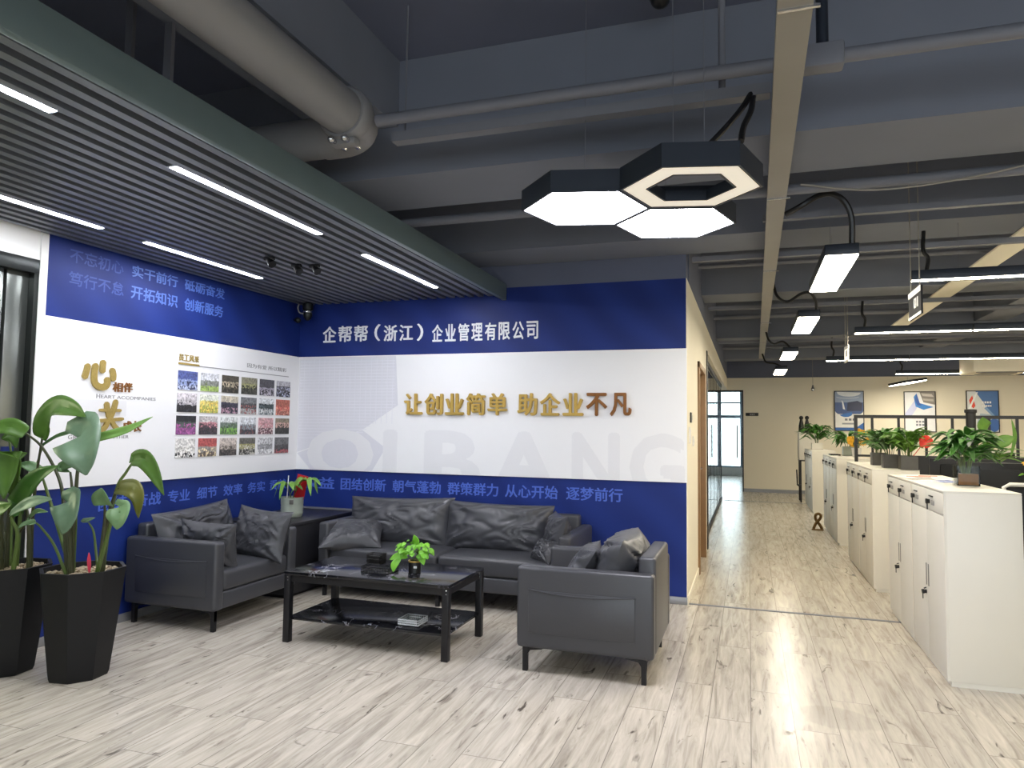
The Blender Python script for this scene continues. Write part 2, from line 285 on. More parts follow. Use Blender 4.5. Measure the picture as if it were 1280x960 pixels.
# corridor wall with door and glass partition
YD0, YD1 = 7.34, 8.42
sbox('wall_corridor', XC-0.006, XC, YB+0.012, YB+0.2, 0, ZS, MT['cream'])
sbox('wall_corridor_side', XC-0.14, XC, YB+0.2, YD0, 0, ZS, MT['cream'])
sbox('wall_corridor_lintel', XC-0.14, XC, YD0, YD1, 2.12, ZS, MT['cream'])
sbox('wall_corridor_pier', XC-0.14, XC, YD1, 8.95, 0, ZS, MT['cream'])
sbox('wall_corridor_header', XC-0.14, XC, 8.95, YF, 2.40, ZS, MT['cream'])
sbox('wall_corridor_upper', XC-0.14, XC+0.004, YB+0.2, YF, ZS, HC, MT['dark_paint'])
sbox('baseboard_corridor', XC, XC+0.01, YB+0.02, YD0, 0, 0.07, MT['cream'], 0.003)
d = struct('door_2', box(nb(), XC-0.10, XC-0.055, YD0+0.05, YD1-0.05, 0.005, 2.07), MT['oak'])
bm = nb()
for a, b in ((YD0, YD0+0.06), (YD1-0.06, YD1)): box(bm, XC-0.14, XC+0.022, a, b, 0, 2.12, 0.004)
box(bm, XC-0.14, XC+0.022, YD0, YD1, 2.06, 2.12, 0.004); struct('door_frame', bm, MT['oak'], d)
bm = nb(); tube(bm, [(XC-0.055, YD1-0.13, 1.0), (XC-0.015, YD1-0.13, 1.0), (XC-0.015, YD1-0.26, 1.0)], 0.009); struct('door_handle', bm, MT['chrome'], d)
# glass partition
g = struct('window_2', box(nb(), XC-0.072, XC-0.066, 9.0, 15.6, 0.05, 2.36), MT['glass_dark'])
bm = nb()
box(bm, XC-0.12, XC+0.012, 8.93, 9.06, 0, 2.40, 0.003); box(bm, XC-0.09, XC-0.05, 9.06, 15.6, 2.34, 2.40); box(bm, XC-0.09, XC-0.05, 9.06, 15.6, 0, 0.05); box(bm, XC-0.08, XC-0.06, 15.58, 15.62, 0, 2.40)
for k in range(1, 6): box(bm, XC-0.074, XC-0.064, 9.06+k*1.09-0.012, 9.06+k*1.09+0.012, 0.05, 2.34)
struct('window_frame', bm, MT['black_frame'], g)
# far wall and the opening at the end of the corridor
XD = -0.115
sbox('wall_far', XD, 8.2, YF, YF+0.15, 0, 2.69, MT['cream'])
sbox('wall_far_upper', -4.4, 8.2, YF, YF+0.15, 2.69, HC, MT['dark_paint'])
sbox('wall_far_lintel', -4.4, XD, YF, YF+0.15, 2.39, 2.69, MT['cream'])
sbox('baseboard_far', XD, 8.2, YF-0.012, YF, 0, 0.08, MT['skirting'])
d = struct('door_3', box(nb(), -0.98, XD-0.03, YF+0.06, YF+0.072, 0.01, 2.36), MT['glass'])
bm = nb(); box(bm, XD-0.03, XD+0.0, YF-0.01, YF+0.16, 0, 2.39); box(bm, -1.0, XD, YF-0.01, YF+0.16, 2.36, 2.40); struct('door_frame', bm, MT['black_frame'], d)
for x in (-0.26, -0.68):
    bm = nb(); tube(bm, [(x, YF+0.02, 0.78), (x, YF+0.02, 1.57)], 0.015)
    for z in (0.9, 1.45): tube(bm, [(x, YF+0.02, z), (x, YF+0.066, z)], 0.008)
    struct('door_handle', bm, MT['plastic_black'], d)
# room behind: side walls and the big window
sbox('wall_end_left', -4.5, -4.4, YB+0.2, 24.4, 0, HC, MT['white'])
sbox('wall_end_right', 1.0, 1.12, YF+0.15, 24.4, 0, HC, MT['white'])
sbox('wall_end_sill', -4.4, 1.0, 24.0, 24.12, 0, 0.26, MT['white'])
sbox('wall_end_top', -4.4, 1.0, 24.0, 24.12, 2.74, HC, MT['white'])
g = struct('window_1', box(nb(), -4.4, 1.0, 24.05, 24.06, 0.26, 2.74), MT['glass'])
bm = nb()
for z, h in ((0.26, 0.05), (1.84, 0.10), (2.31, 0.05), (2.69, 0.05)): box(bm, -4.4, 1.0, 24.0, 24.1, z, z+h)
for x in (-4.4, -3.55, -2.5, -1.62, -0.2): box(bm, x-0.06, x+0.06, 23.99, 24.11, 0.26, 2.74)
struct('window_frame', bm, MT['win_frame'], g)
# outer walls nobody sees from here: right side and front, whose opening is added to let in fill light
sbox('wall_right', 8.0, 8.2, -5.2, YF, 0, HC, MT['cream'])
sbox('wall_front_sill', -6.6, 8.0, -5.2, -5.0, 0, 0.5, MT['white'])
sbox('wall_front_top', -6.6, 8.0, -5.2, -5.0, 2.6, HC, MT['white'])
sbox('wall_front_pier', -6.6, -1.0, -5.2, -5.0, 0.5, 2.6, MT['white'])
# threshold strips in the floor
for k, (xa, xb, yy) in enumerate(((XC, XF+0.02, 6.09), (XC, XF+0.2, 15.35))):
    sbox('trim_%d' % (k+1), xa, xb, yy-0.018, yy+0.018, 0.0, 0.004, MT['strut_paint'])
# glazed steel doorway at the left
g = struct('door_1', box(nb(), XL-0.14, XL-0.13, 1.3, 2.96, 0.02, 2.36), MT['glass_green'])
bm = nb()
box(bm, XL-0.18, XL+0.0, 1.2, 3.275, 2.36, 2.45, 0.003); box(bm, XL-0.10, XL-0.004, 3.245, 3.275, 0, 2.37)
struct('door_header', bm, MT['dark_steel'], g)
struct('door_jamb', box(nb(), XL-0.17, XL-0.05, 3.105, 3.245, 0, 2.36, 0.004), MT['steel'], g)
struct('door_jamb', box(nb(), XL-0.17, XL-0.05, 2.95, 3.085, 0, 2.36, 0.004), MT['steel'], g)
struct('door_gap', box(nb(), XL-0.16, XL-0.09, 3.085, 3.105, 0, 2.36), MT['void'], g)
sbox('wall_lobby_far', -6.6, -6.5, -5, 4.2, 0, HC, MT['beige']); sbox('wall_lobby_end', -6.5, XL-0.2, 4.1, 4.2, 0, HC, MT['beige'])
t = thing('lobby_light', 'long bright tube lamp on the beige wall beyond the glass doorway', 'light', (-6.49, 2.2, 1.95))
obj('housing', box(nb(), -6.5, -6.47, 1.2, 3.6, 1.90, 1.97, 0.004), MT['dark_steel'], t, world=True)
obj('tube', box(nb(), -6.47, -6.44, 1.25, 3.55, 1.91, 1.96, 0.006), MT['e_line'], t, world=True)
# beams under the slab
for k, (a, b, zb) in enumerate(((3.68, 4.28, 2.90), (5.50, 6.04, 2.90), (7.95, 8.45, 2.90), (11.75, 12.2, 2.90), (15.2, 15.7, 2.9))):
    x0 = XL if k < 2 else XC+0.004
    if k == 1:
        sbox('beam_%d' % (k+1), x0, 8.0, a, b, zb, HC, MT['beam_paint'])
    else: sbox('beam_%d' % (k+1), x0, 8.0, a, b, zb, HC, MT['beam_paint'])
sbox('beam_6', -2.45, -1.96, -5.0, 3.68, 3.2, HC, MT['beam_paint'])
sbox('beam_7', 3.1, 3.5, -5.0, 15.2, 3.05, HC, MT['beam_paint'])
# slatted aluminium ceiling over the seating corner
bm = nb(); x = XL+0.03
while x < -2.16:
    box(bm, x, x+0.046, -3.0, YB-0.01, 2.625, 2.685); x += 0.0945
sl = struct('ceiling_slats', bm, MT['slat'])
bm = nb()
for y in (-0.4, 1.0, 2.4, 3.8, 5.2): box(bm, XL, -2.115, y, y+0.03, 2.686, 2.72)
struct('ceiling_carrier_rail', bm, MT['void'], sl)
for x, y, h in ((-2.45, 1.0, 0.03), (-2.45, 2.4, 0.04), (-2.7, 2.42, 0.04), (-3.4, 2.4, 0.03), (-2.6, 3.8, 0.03), (-3.4, 3.8, 0.03)): struct('ceiling_hanger', box(nb(), x, x+h, y, y+0.02, 2.72, HC), MT['strut_paint'], sl)
bm = nb(); box(bm, -2.115, -2.075, -3.0, YB-0.012, 2.58, 2.725, 0.004); struct('ceiling_edge_trim', bm, MT['slat_edge'], sl)
# ================================================================ CEILING LAMPS AND SERVICES
def strip_light(label, x, y0, y1):
    t = thing('recessed_strip_light', label, 'light', (x, (y0+y1)/2, 2.62), 0, 'strip lights in the slatted ceiling')
    obj('housing', box(nb(), x-0.030, x+0.030, y0-0.01, y1+0.01, 2.626, 2.70), MT['slat'], t, world=True)
    obj('diffuser', box(nb(), x-0.021, x+0.021, y0, y1, 2.6245, 2.632), MT['e_slat'], t, world=True)
strip_light('short visible strip light in the slatted ceiling at the top left corner of the photo', -2.555, 0.85, 1.98)
strip_light('white strip light in the slatted ceiling nearest the big pipe coupling', -2.555, 2.59, 3.79)
strip_light('white strip light in the slatted ceiling closest to the company name wall', -2.555, 4.34, 5.54)
strip_light('white strip light above the gold heart lettering, second row from the edge', -3.80, 3.64, 4.82)
strip_light('white strip light near the glazed steel doorway at the left edge', -3.80, 2.10, 3.30)
def hexa(cx, cy, R, a0=PI*192.5/180): return [(cx+R*math.cos(a0+k*PI/3), cy+R*math.sin(a0+k*PI/3)) for k in range(6)]
def hexring(bm, c, R0, R1, z0, z1):
    A = hexa(c[0], c[1], R0); B = hexa(c[0], c[1], R1)
    q = lambda P, z: [bm.verts.new((x, y, z)) for x, y in P]
    a0, a1, b0, b1 = q(A, z0), q(A, z1), q(B, z0), q(B, z1)
    for i in range(6):
        j = (i+1) % 6
        for f in ((a0[i], a0[j], a1[j], a1[i]), (b0[j], b0[i], b1[i], b1[j]), (a0[j], a0[i], b0[i], b0[j]), (a1[i], a1[j], b1[j], b1[i])): bm.faces.new(f)
    return bm
t = thing('hexagon_pendant_light', 'cluster of three joined hexagon pendant lamps with dark sides hanging over the lobby', 'light', (-0.45, 3.43, 2.5))
for (c, kind) in (((-0.755, 3.361), 0), ((-0.236, 3.19), 1), ((-0.358, 3.735), 0)):
    bm = hexring(nb(), c, 0.313, 0.301, 2.497, 2.60)
    if kind == 0: prism(bm, hexa(c[0], c[1], 0.302), 'z', 2.575, 2.60)
    else: hexring(bm, c, 0.198, 0.188, 2.497, 2.545); hexring(bm, c, 0.302, 0.197, 2.53, 2.545)
    fr = obj('lamp_frame', bm, MT['dark_lamp'], t, world=True)
    if kind == 0: obj('diffuser', prism(nb(), hexa(c[0], c[1], 0.300), 'z', 2.500, 2.514), MT['e_hex'], fr, world=True)
    else: obj('diffuser', hexring(nb(), c, 0.300, 0.199, 2.500, 2.514), MT['e_ring'], fr, world=True, label='dimmer ring-shaped diffuser with a hollow middle')
for p in ([(0.02, 3.17, 2.885), (-0.02, 3.12, 2.80), (-0.09, 3.05, 2.69), (-0.16, 3.0, 2.60)], [(0.03, 3.18, 2.88), (0.02, 3.1, 2.78), (-0.01, 3.02, 2.68), (-0.02, 2.97, 2.60)]):
    obj('power_cable', tube(nb(), smooth(p), 0.013), MT['plastic_black'], t, world=True)
for x, y in ((-0.72, 3.2), (-0.30, 3.05), (-0.17, 3.05), (-0.42, 3.86)):
    obj('suspension_wire', tube(nb(), [(x, y, 2.6), (x, y, 3.6)], 0.0016, 5), MT['strut_paint'], t, world=True)
def panel_light(label, y0, y1, cable, xc=0.55):
    t = thing('panel_pendant_light', label, 'light', (xc, (y0+y1)/2, 2.5), 0, 'panel lights along the corridor')
    obj('housing', box(nb(), xc-0.098, xc+0.098, y0, y1, 2.506, 2.575, 0.006), MT['dark_lamp'], t, world=True)
    obj('diffuser', box(nb(), xc-0.092, xc+0.092, y0+0.008, y1-0.008, 2.498, 2.507), MT['e_panel'], t, world=True)
    obj('power_cable', tube(nb(), smooth(cable), 0.018 if y0 < 5 else 0.014), MT['plastic_black'], t, world=True)
    for x, y in ((xc-0.05, y0+0.15), (xc+0.05, y1-0.15)): obj('suspension_wire', tube(nb(), [(x, y, 2.57), (x, y, HC)], 0.0015, 5), MT['strut_paint'], t, world=True)
def cab(y, s): return [(0.24, y+0.1, 2.80), (0.33, y, 2.80-0.02*s), (0.43, y-0.02, 2.86-0.05*s), (0.54, y, 2.84-0.02*s), (0.62, y+0.02, 2.74), (0.625, y+0.04, 2.575)]
panel_light('nearest white panel lamp over the corridor, hung by a thick black looped cable', 4.69, 5.88, [(0.235, 4.75, 2.80), (0.32, 4.7, 2.83), (0.42, 4.7, 2.885), (0.50, 4.7, 2.89), (0.57, 4.71, 2.84), (0.61, 4.73, 2.74), (0.615, 4.76, 2.575)])
panel_light('second white panel lamp from the front over the corridor', 7.18, 8.34, [(0.24, 7.3, 2.86), (0.27, 7.2, 2.72), (0.36, 7.2, 2.66), (0.48, 7.2, 2.73), (0.56, 7.2, 2.74), (0.61, 7.22, 2.67), (0.62, 7.24, 2.575)])
panel_light('third white panel lamp from the front over the corridor', 10.28, 11.34, [(0.24, 10.4, 2.8), (0.27, 10.3, 2.68), (0.34, 10.3, 2.62), (0.45, 10.3, 2.65), (0.55, 10.35, 2.575)])
panel_light('farthest white panel lamp over the corridor, close to the far wall', 13.2, 14.35, [(0.24, 13.3, 2.8), (0.3, 13.25, 2.65), (0.45, 13.3, 2.62), (0.55, 13.3, 2.575)])
for x, y in ((0.55, -1.7), (2.6, -1.7), (-1.0, -3.6), (2.6, 1.6)):  # unseen lamps added to brighten the cabinets and floor from the front
    panel_light('added unseen panel lamp out of view, for front fill light', y, y+1.2, [(x-0.3, y+0.1, 2.80), (x-0.2, y, 2.72), (x, y+0.05, 2.70), (x+0.06, y+0.07, 2.575)], x)
def line_light(label, y, x0, n):
    t = thing('linear_pendant_light', label, 'light', (x0, y, 2.5), 0, 'linear lamps over the desks')
    for k in range(n):
        a = x0 + k*1.13
        h = obj('housing', box(nb(), a, a+1.12, y-0.025, y+0.025, 2.506, 2.575, 0.005), MT['dark_lamp'], t, world=True)
        obj('diffuser', box(nb(), a+0.006, a+1.114, y-0.016, y+0.016, 2.499, 2.507), MT['e_line'], h, world=True)
    obj('power_cable', tube(nb(), smooth([(x0+0.10, y, 2.575), (x0+0.11, y, 2.66), (x0+0.08, y, 2.72), (x0+0.09, y+0.02, 2.86)]), 0.014), MT['plastic_black'], t, world=True)
    for a in (x0+0.3, x0+n*1.13-0.3): obj('suspension_wire', tube(nb(), [(a, y, 2.57), (a, y, HC)], 0.0015, 5), MT['strut_paint'], t, world=True)
line_light('nearest linear lamp over the desks, passing behind the first hanging sign', 5.63, 1.105, 5)
line_light('second linear lamp from the front over the desks', 8.5, 1.107, 5)
line_light('third linear lamp from the front over the desks, just behind the second hanging sign', 11.7, 1.125, 5)
line_light('farthest linear lamp over the desks, just above the posters', 14.55, 2.57, 4)
t = thing('panel_pendant_light', 'small tilted panel lamp hanging over the middle poster near the far wall', 'light', (3.13, 16.5, 2.44))
R = Matrix.Translation((3.13, 16.5, 2.46)) @ Matrix.Rotation(math.radians(-9), 4, 'Y') @ Matrix.Rotation(math.radians(20), 4, 'Z')
obj('housing', box(nb(), -0.24, 0.24, -0.3, 0.3, 0.0, 0.05, 0.004, mtx=R), MT['dark_lamp'], t, world=True)
obj('diffuser', box(nb(), -0.23, 0.23, -0.29, 0.29, -0.008, 0.0, mtx=R), MT['e_panel'], t, world=True)
obj('suspension_wire', tube(nb(), [(3.13, 16.5, 2.5), (3.13, 16.5, HC)], 0.002, 5), MT['strut_paint'], t, world=True)
# pipes, struts, trays
t = thing('drain_pipe', 'large grey painted pipe turning left at a bolted coupling under the ceiling', 'pipe', (-1.90, 2.2, 2.97))
bm = nb(); tube(bm, [(-1.90, -3.0, 2.975), (-1.90, 3.02, 2.975)], 0.112, 28)
obj('pipe_run', bm, MT['pipe_paint'], t, world=True)
bm = nb(); pts = [(-1.90, 3.02, 2.975)] + [(-1.90-0.17*(1-math.cos(a)), 3.06+0.17*math.sin(a), 2.975) for a in [k*PI/16 for k in range(9)]] + [(-2.16, 3.23, 2.975)]
tube(bm, pts, 0.115, 28); obj('elbow', bm, MT['pipe_paint'], t, world=True)
bm = nb(); tube(bm, [(-2.14, 3.23, 2.975), (XL, 3.23, 2.975)], 0.108, 28); obj('branch_pipe', bm, MT['pipe_paint'], t, world=True)
bm = nb(); tube(bm, [(-1.90, 2.97, 2.975), (-1.90, 2.985, 2.975), (-1.90, 3.045, 2.975), (-1.90, 3.06, 2.975)], [0.125, 0.136, 0.136, 0.125], 28)
box(bm, -1.97, -1.83, 2.985, 3.045, 2.815, 2.85, 0.01); obj('coupling', bm, MT['pipe_paint'], t, world=True)
for dx in (-0.04, 0.035):
    bm = nb(); tube(bm, [(-1.90+dx, 2.95, 2.83), (-1.90+dx, 3.08, 2.83)], 0.012, 8); sphere(bm, (-1.90+dx, 2.95, 2.83), 0.018, u=8, v=6); obj('bolt', bm, MT['chrome'], t, world=True)
def run(name, label, a, b, r, m='strut_paint', cat='pipe', n=12): return tag(obj(name, tube(nb(), [a, b], r, n), MT[m]), label, cat)
def strut(name, label, x0, x1, y0, y1, z0, z1, m='strut_paint', cat='rail'):
    bm = nb(); th = 0.006
    box(bm, x0, x1, y0, y1, z0, z0+th); box(bm, x0, x1, y0, y0+th, z0+th, z1); box(bm, x0, x1, y1-th, y1, z0+th, z1)
    return tag(obj(name, bm, MT[m]), label, cat)
t = thing('sprinkler_pipe', 'grey sprinkler pipe crossing in front of the first ceiling beam with a boxed tee', 'pipe', (0, 3.08, 2.95))
obj('pipe_run', tube(nb(), [(-1.76, 3.08, 2.955), (7.99, 3.08, 2.955)], 0.03, 14), MT['strut_paint'], t, world=True)
bm = nb(); box(bm, 0.22, 0.38, 3.035, 3.125, 2.905, 3.005, 0.012); obj('tee_fitting', bm, MT['strut_paint'], t, world=True)
obj('drop_pipe', tube(nb(), [(0.30, 3.08, 3.0), (0.30, 3.08, HC)], 0.024, 14), MT['dark_lamp'], t, world=True)
t = thing('strut_channel', 'grey steel channel rail under the pipe, from the big coupling to the cable tray', 'rail', (-0.9, 3.2, 2.88))
bm = nb(); box(bm, -1.72, 0.10, 3.16, 3.225, 2.875, 2.883); box(bm, -1.72, 0.10, 3.16, 3.167, 2.883, 2.925); box(bm, -1.72, 0.10, 3.218, 3.225, 2.883, 2.925); obj('channel', bm, MT['strut_paint'], t, world=True)
for x in (-1.66, -0.10): obj('hanger_rod', tube(nb(), [(x, 3.19, 2.90), (x, 3.19, HC)], 0.005 if x < -1 else 0.016, 10), MT['strut_paint'], t, world=True)
run('sprinkler_pipe', 'grey pipe running just behind the first ceiling beam', (-4.2, 4.45, 2.86), (7.99, 4.45, 2.86), 0.032)
strut('strut_channel', 'grey channel rail holding the looped cable of the nearest panel lamp', 0.1, 7.99, 4.93, 4.98, 2.82, 2.86)
strut('strut_channel', 'thin grey rail above the nearest linear lamp over the desks', -0.44, 7.99, 6.07, 6.12, 2.84, 2.88)
strut('strut_channel', 'thin grey rail above the second linear lamp over the desks', -0.44, 7.99, 8.6, 8.65, 2.84, 2.88)
strut('strut_channel', 'thin grey rail above the third linear lamp over the desks', -0.44, 7.99, 11.6, 11.65, 2.80, 2.84)
run('sprinkler_pipe', 'thin grey pipe high between the second and third ceiling beams', (-0.44, 6.9, 2.98), (7.99, 6.9, 2.98), 0.022)
run('sprinkler_pipe', 'thin grey pipe high between the third and fourth ceiling beams', (-0.44, 9.9, 2.95), (7.99, 9.9, 2.95), 0.03)
run('sprinkler_pipe', 'thin grey pipe high between the fourth and fifth ceiling beams', (-0.44, 13.6, 2.95), (7.99, 13.6, 2.95), 0.03)
t = thing('cable_tray', 'long flat grey cable tray running down the corridor beside the hexagon lamps', 'cable tray', (0.17, 7, 2.80))
bm = nb(); prism(bm, [(0.055, -3.0), (0.175, -3.0), (0.285, 14.2), (0.195, 14.2)], 'z', 2.80, 2.85); obj('tray_body', bm, MT['tray'], t, world=True)
for y in (2.4, 4.4, 6.4, 9.5): obj('tray_clip', box(nb(), 0.06+0.0075*(y+3), 0.195+0.0066*(y+3), y, y+0.012, 2.793, 2.803), MT['chrome'], t, world=True)
t = thing('air_duct', 'long dusty beige duct running away above the desks', 'duct', (1.9, 8, 2.92))
obj('duct_body', box(nb(), 1.86, 2.06, 3.9, 11.6, 2.88, 2.898, 0.004), MT['cream'], t, world=True)
obj('duct_flange', box(nb(), 1.835, 2.085, 7.6, 7.66, 2.872, 2.899, 0.003), MT['tray'], t, world=True)
tag(obj('cable_bundle', tube(nb(), smooth([(0.30, 4.40, 2.87), (0.7, 4.4, 2.80), (1.2, 4.4, 2.83), (1.8, 4.35, 2.93)]), 0.006), MT['tray']), 'thin pale cable sagging below the first ceiling beam', 'cable')
tag(obj('cable_bundle', tube(nb(), smooth([(0.03, 2.35, 3.02), (-0.03, 2.35, 2.98), (-0.05, 2.35, 2.92), (-0.01, 2.36, 2.86), (0.06, 2.37, 2.85)]), 0.008), MT['strut_paint']), 'small curled grey cable beside the cable tray', 'cable')
t = thing('ceiling_camera', 'black dome camera on the dark ceiling at the top of the photo', 'camera', (-0.40, 3.44, HC))
obj('mount', lathe(nb(), [(0.055, -0.03), (0.06, 0)], -0.40, 3.44, 20, HC), MT['plastic_black'], t, world=True)
bm = nb(); sphere(bm, (-0.40, 3.44, HC-0.045), 0.05); obj('dome', bm, MT['plastic_black'], t, world=True)
t = thing('air_conditioner', 'beige ceiling cassette air conditioner above the right poster', 'air conditioner', (3.98, 14.0, 2.5))
obj('housing', box(nb(), 3.56, 4.42, 13.6, 14.44, 2.46, 2.75, 0.02), MT['cream'], t, world=True)
obj('grille', box(nb(), 3.74, 4.24, 13.78, 14.26, 2.44, 2.462, 0.008), MT['tray'], t, world=True)
obj('louver', box(nb(), 3.62, 4.36, 13.62, 13.70, 2.45, 2.462, 0.004), MT['strut_paint'], t, world=True)
# hanging signs
def hang_sign(label, y0, y1, z0, z1, face, band, glyph):
    x = 1.06; t = thing('hanging_sign', label, 'sign', (x, (y0+y1)/2, z1), 0, 'hanging signs over the aisle')
    obj('board', box(nb(), x-0.006, x+0.006, y0, y1, z0, z1), MT[face], t, world=True)
    h = z1-z0
    bm = nb(); box(bm, x-0.009, x-0.006, y0, y1, z1-0.2*h, z1); box(bm, x-0.009, x-0.006, y0, y1, z0, z0+0.09*h); obj('border_band', bm, MT[band], t, world=True)
    bm = nb(); c = (y0+y1)/2; a = z0+0.32*h; s = 0.36*h
    for q in ((c-0.02-s*0.5, c-0.02+s*0.5, a, a+s*0.2), (c-0.02-s*0.5, c-0.02+s*0.5, a+s*0.8, a+s), (c-0.02-s*0.5, c-0.02-s*0.3, a, a+s), (c-0.02+s*0.2, c-0.02+s*0.5, a, a+s), (c-0.08-s*0.3, c-0.08-s*0.1, a, a+s)): box(bm, x-0.009, x-0.006, *q)
    obj('lettering', bm, MT[glyph], t, world=True)
    for y in (y0+0.05, y1-0.05): obj('suspension_wire', tube(nb(), [(x, y, z1), (x, y, HC)], 0.004, 6), MT['tray'], t, world=True)
hang_sign('black hanging sign with white bands, nearest over the aisle', 5.10, 5.46, 2.19, 2.375, 'void', 'letter_white', 'letter_white')
hang_sign('small white hanging sign farther down the aisle', 8.62, 8.93, 2.22, 2.40, 'letter_white', 'plastic_black', 'label_grey')
t = thing('pendant_bulb', 'tiny clear pendant hanging high in front of the far wall', 'light', (1.35, 16.9, 2.3))
obj('cord', tube(nb(), [(1.35, 16.9, 2.46), (1.35, 16.9, HC)], 0.004, 6), MT['tray'], t, world=True)
obj('bulb', lathe(nb(), [(0.012, 0.14), (0.02, 0.1), (0.04, 0.05), (0.032, 0.01), (0.008, 0.0)], 1.35, 16.9, 14, 2.32), MT['chrome'], t, world=True)
# little black spots on the slats, camera in the corner
for lab, (x, y) in (('black spotlight on the slats nearest the second strip light row', (-3.24, 4.21)), ('left one of the two black spotlights set close together on the slats', (-3.19, 4.46)), ('right one of the two black spotlights set close together on the slats', (-3.06, 4.50))):
    t = thing('spotlight', lab, 'light', (x, y, 2.625), 0, 'small black spotlights under the slats')
    obj('mount', box(nb(), x-0.05, x+0.03, y-0.015, y+0.015, 2.60, 2.625, 0.004), MT['plastic_black'], t, world=True)
    obj('head', tube(nb(), [(x-0.01, y, 2.60), (x+0.025, y-0.01, 2.565)], [0.022, 0.03], 14), MT['plastic_black'], t, world=True)
t = thing('security_camera', 'black security camera with a looped cable in the corner of the blue walls', 'camera', (-4.13, 5.9, 2.6))
obj('body', lathe(nb(), [(0.04, 0.0), (0.05, -0.01), (0.05, -0.07), (0.036, -0.08), (0.045, -0.12), (0.03, -0.16), (0.01, -0.175)], -4.10, 5.92, 18, 2.625), MT['dark_steel'], t, world=True)
obj('lens_ring', lathe(nb(), [(0.047, -0.085), (0.047, -0.1)], -4.10, 5.92, 18, 2.625), MT['chrome'], t, world=True)
obj('cable', tube(nb(), smooth([(-4.21, 5.93, 2.62), (-4.215, 5.92, 2.58), (-4.18, 5.9, 2.53), (-4.13, 5.9, 2.515)]), 0.007), MT['label_grey'], t, world=True)
bm = nb(); sphere(bm, (-4.21, 5.92, 2.46), 0.03); tube(bm, [(-4.25, 5.92, 2.46), (-4.21, 5.92, 2.46)], 0.012); obj('sensor', bm, MT['dark_steel'], t, world=True)
# ================================================================ WALL LETTERING
BLU, LLU = YB+0.012, XL-0.012
wb = bpy.data.objects['wall_back']; wl = bpy.data.objects['wall_left']; wbp = bpy.data.objects['wall_back_panel']; wlp = bpy.data.objects['wall_left_panel']
def prnt(s, plane, rect, m, par, base, bold=0.02, clip=None, name='printed_lettering'):
    return lettering(name, s, plane, rect, base, 0.002, MT[m], par, bold, clip, kind='structure')
for s, a, b in (('团结', 3.80, 4.035), ('奋战', 4.11, 4.352), ('专业', 4.42, 4.65), ('细节', 4.726, 4.96), ('效率', 5.036, 5.276), ('务实', 5.346, 5.587), ('贡献', 5.655, 5.90)):
    prnt(s, 'left', (a, b, 0.808, 0.905), 'letter_blue', wl, LLU)
for s, a, b in (('权益', -4.20, -3.83), ('团结创新', -3.76, -3.268), ('朝气蓬勃', -3.198, -2.70), ('群策群力', -2.634, -2.137), ('从心开始', -2.074, -1.585), ('逐梦前行', -1.511, -1.018)):
    prnt(s, 'back', (a, b, 0.806, 0.922), 'letter_blue', wb, BLU)
for s, a, b, z0, z1, m in (('不忘初心', 3.485, 3.915, 2.49, 2.585, 'letter_faint'), ('实干前行', 3.99, 4.43, 2.495, 2.585, 'letter_mid'), ('砥砺奋发', 4.502, 4.96, 2.495, 2.585, 'letter_mid'), ('笃行不怠', 3.485, 3.925, 2.335, 2.43, 'letter_faint'), ('开拓知识', 3.988, 4.437, 2.335, 2.435, 'letter_mid'), ('创新服务', 4.506, 4.95, 2.335, 2.435, 'letter_mid')):
    prnt(s, 'left', (a, b, z0, z1), m, wl, LLU)
for s, a, b in (('Q', -4.14, -3.40), ('I', -3.30, -3.15), ('B', -2.87, -2.30), ('A', -2.20, -1.58), ('N', -1.46, -1.04), ('G', -0.96, -0.50)):
    prnt(s, 'back', (a, b, 0.83, 1.395), 'faint_grey', wbp, YB-0.004, 0.04, ZB+0.004)
bm = prism(nb(), [(XL+0.008, ZT-0.006), (-3.184, ZT-0.008), (-3.153, 1.626), (-3.525, 1.389), (XL+0.008, 1.16)], 'y', YB-0.0047, YB-0.004); struct('printed_tower', bm, MT['graphic'], wbp)
bm = prism(nb(), [(-3.525, 1.386), (-3.272, 1.218), (-3.414, ZB+0.004), (-4.1, ZB+0.004), (XL+0.01, 1.15)], 'y', YB-0.0046, YB-0.004); struct('printed_block', bm, MT['graphic'], wbp)
bm = nb()
for k in range(26):
    z = 1.30+k*0.03; box(bm, XL+0.02, -3.19-0.0*k if z > 1.63 else -3.17-(1.63-z)*1.3, YB-0.0051, YB-0.0047, z, z+0.006)
for k in range(18): x = -4.2+k*0.058; box(bm, x, x+0.005, YB-0.0051, YB-0.0047, 1.45, 2.08)
struct('printed_facade_lines', bm, MT['graphic_line'], wbp)
for z0, z1 in ((1.87, 1.98), (1.47, 1.58)): struct('printed_bar', box(nb(), XL+0.004, XL+0.0048, 3.41, 3.98, z0, z1), MT['faint_grey'], wlp)
t = thing('company_sign', 'white company name lettering on the blue band above the long sofa', 'sign', (-2.9, YB+0.012, 2.23))
x = -4.018
for s, a, b, z0, z1 in (('企帮帮', -4.018, -3.49, 2.245, 2.405), ('（', -3.43, -3.365, 2.245, 2.41), ('浙江', -3.34, -3.005, 2.24, 2.395), ('）', -2.975, -2.91, 2.235, 2.40), ('企业管理有限公司', -2.83, -1.767, 2.222, 2.385)):
    cw = (b-a)/len(s)
    for i, ch in enumerate(s):
        pad = 0.012 if ch not in '（）' else 0.0
        lettering('character', ch, 'back', (a+i*cw+pad, a+(i+1)*cw-pad, z0, z1), YB+0.012, 0.008, MT['letter_white'], t, 0.022)
t = thing('slogan_sign', 'raised gold slogan characters on the white panel of the back wall', 'sign', (-2.0, YB-0.004, 1.53))
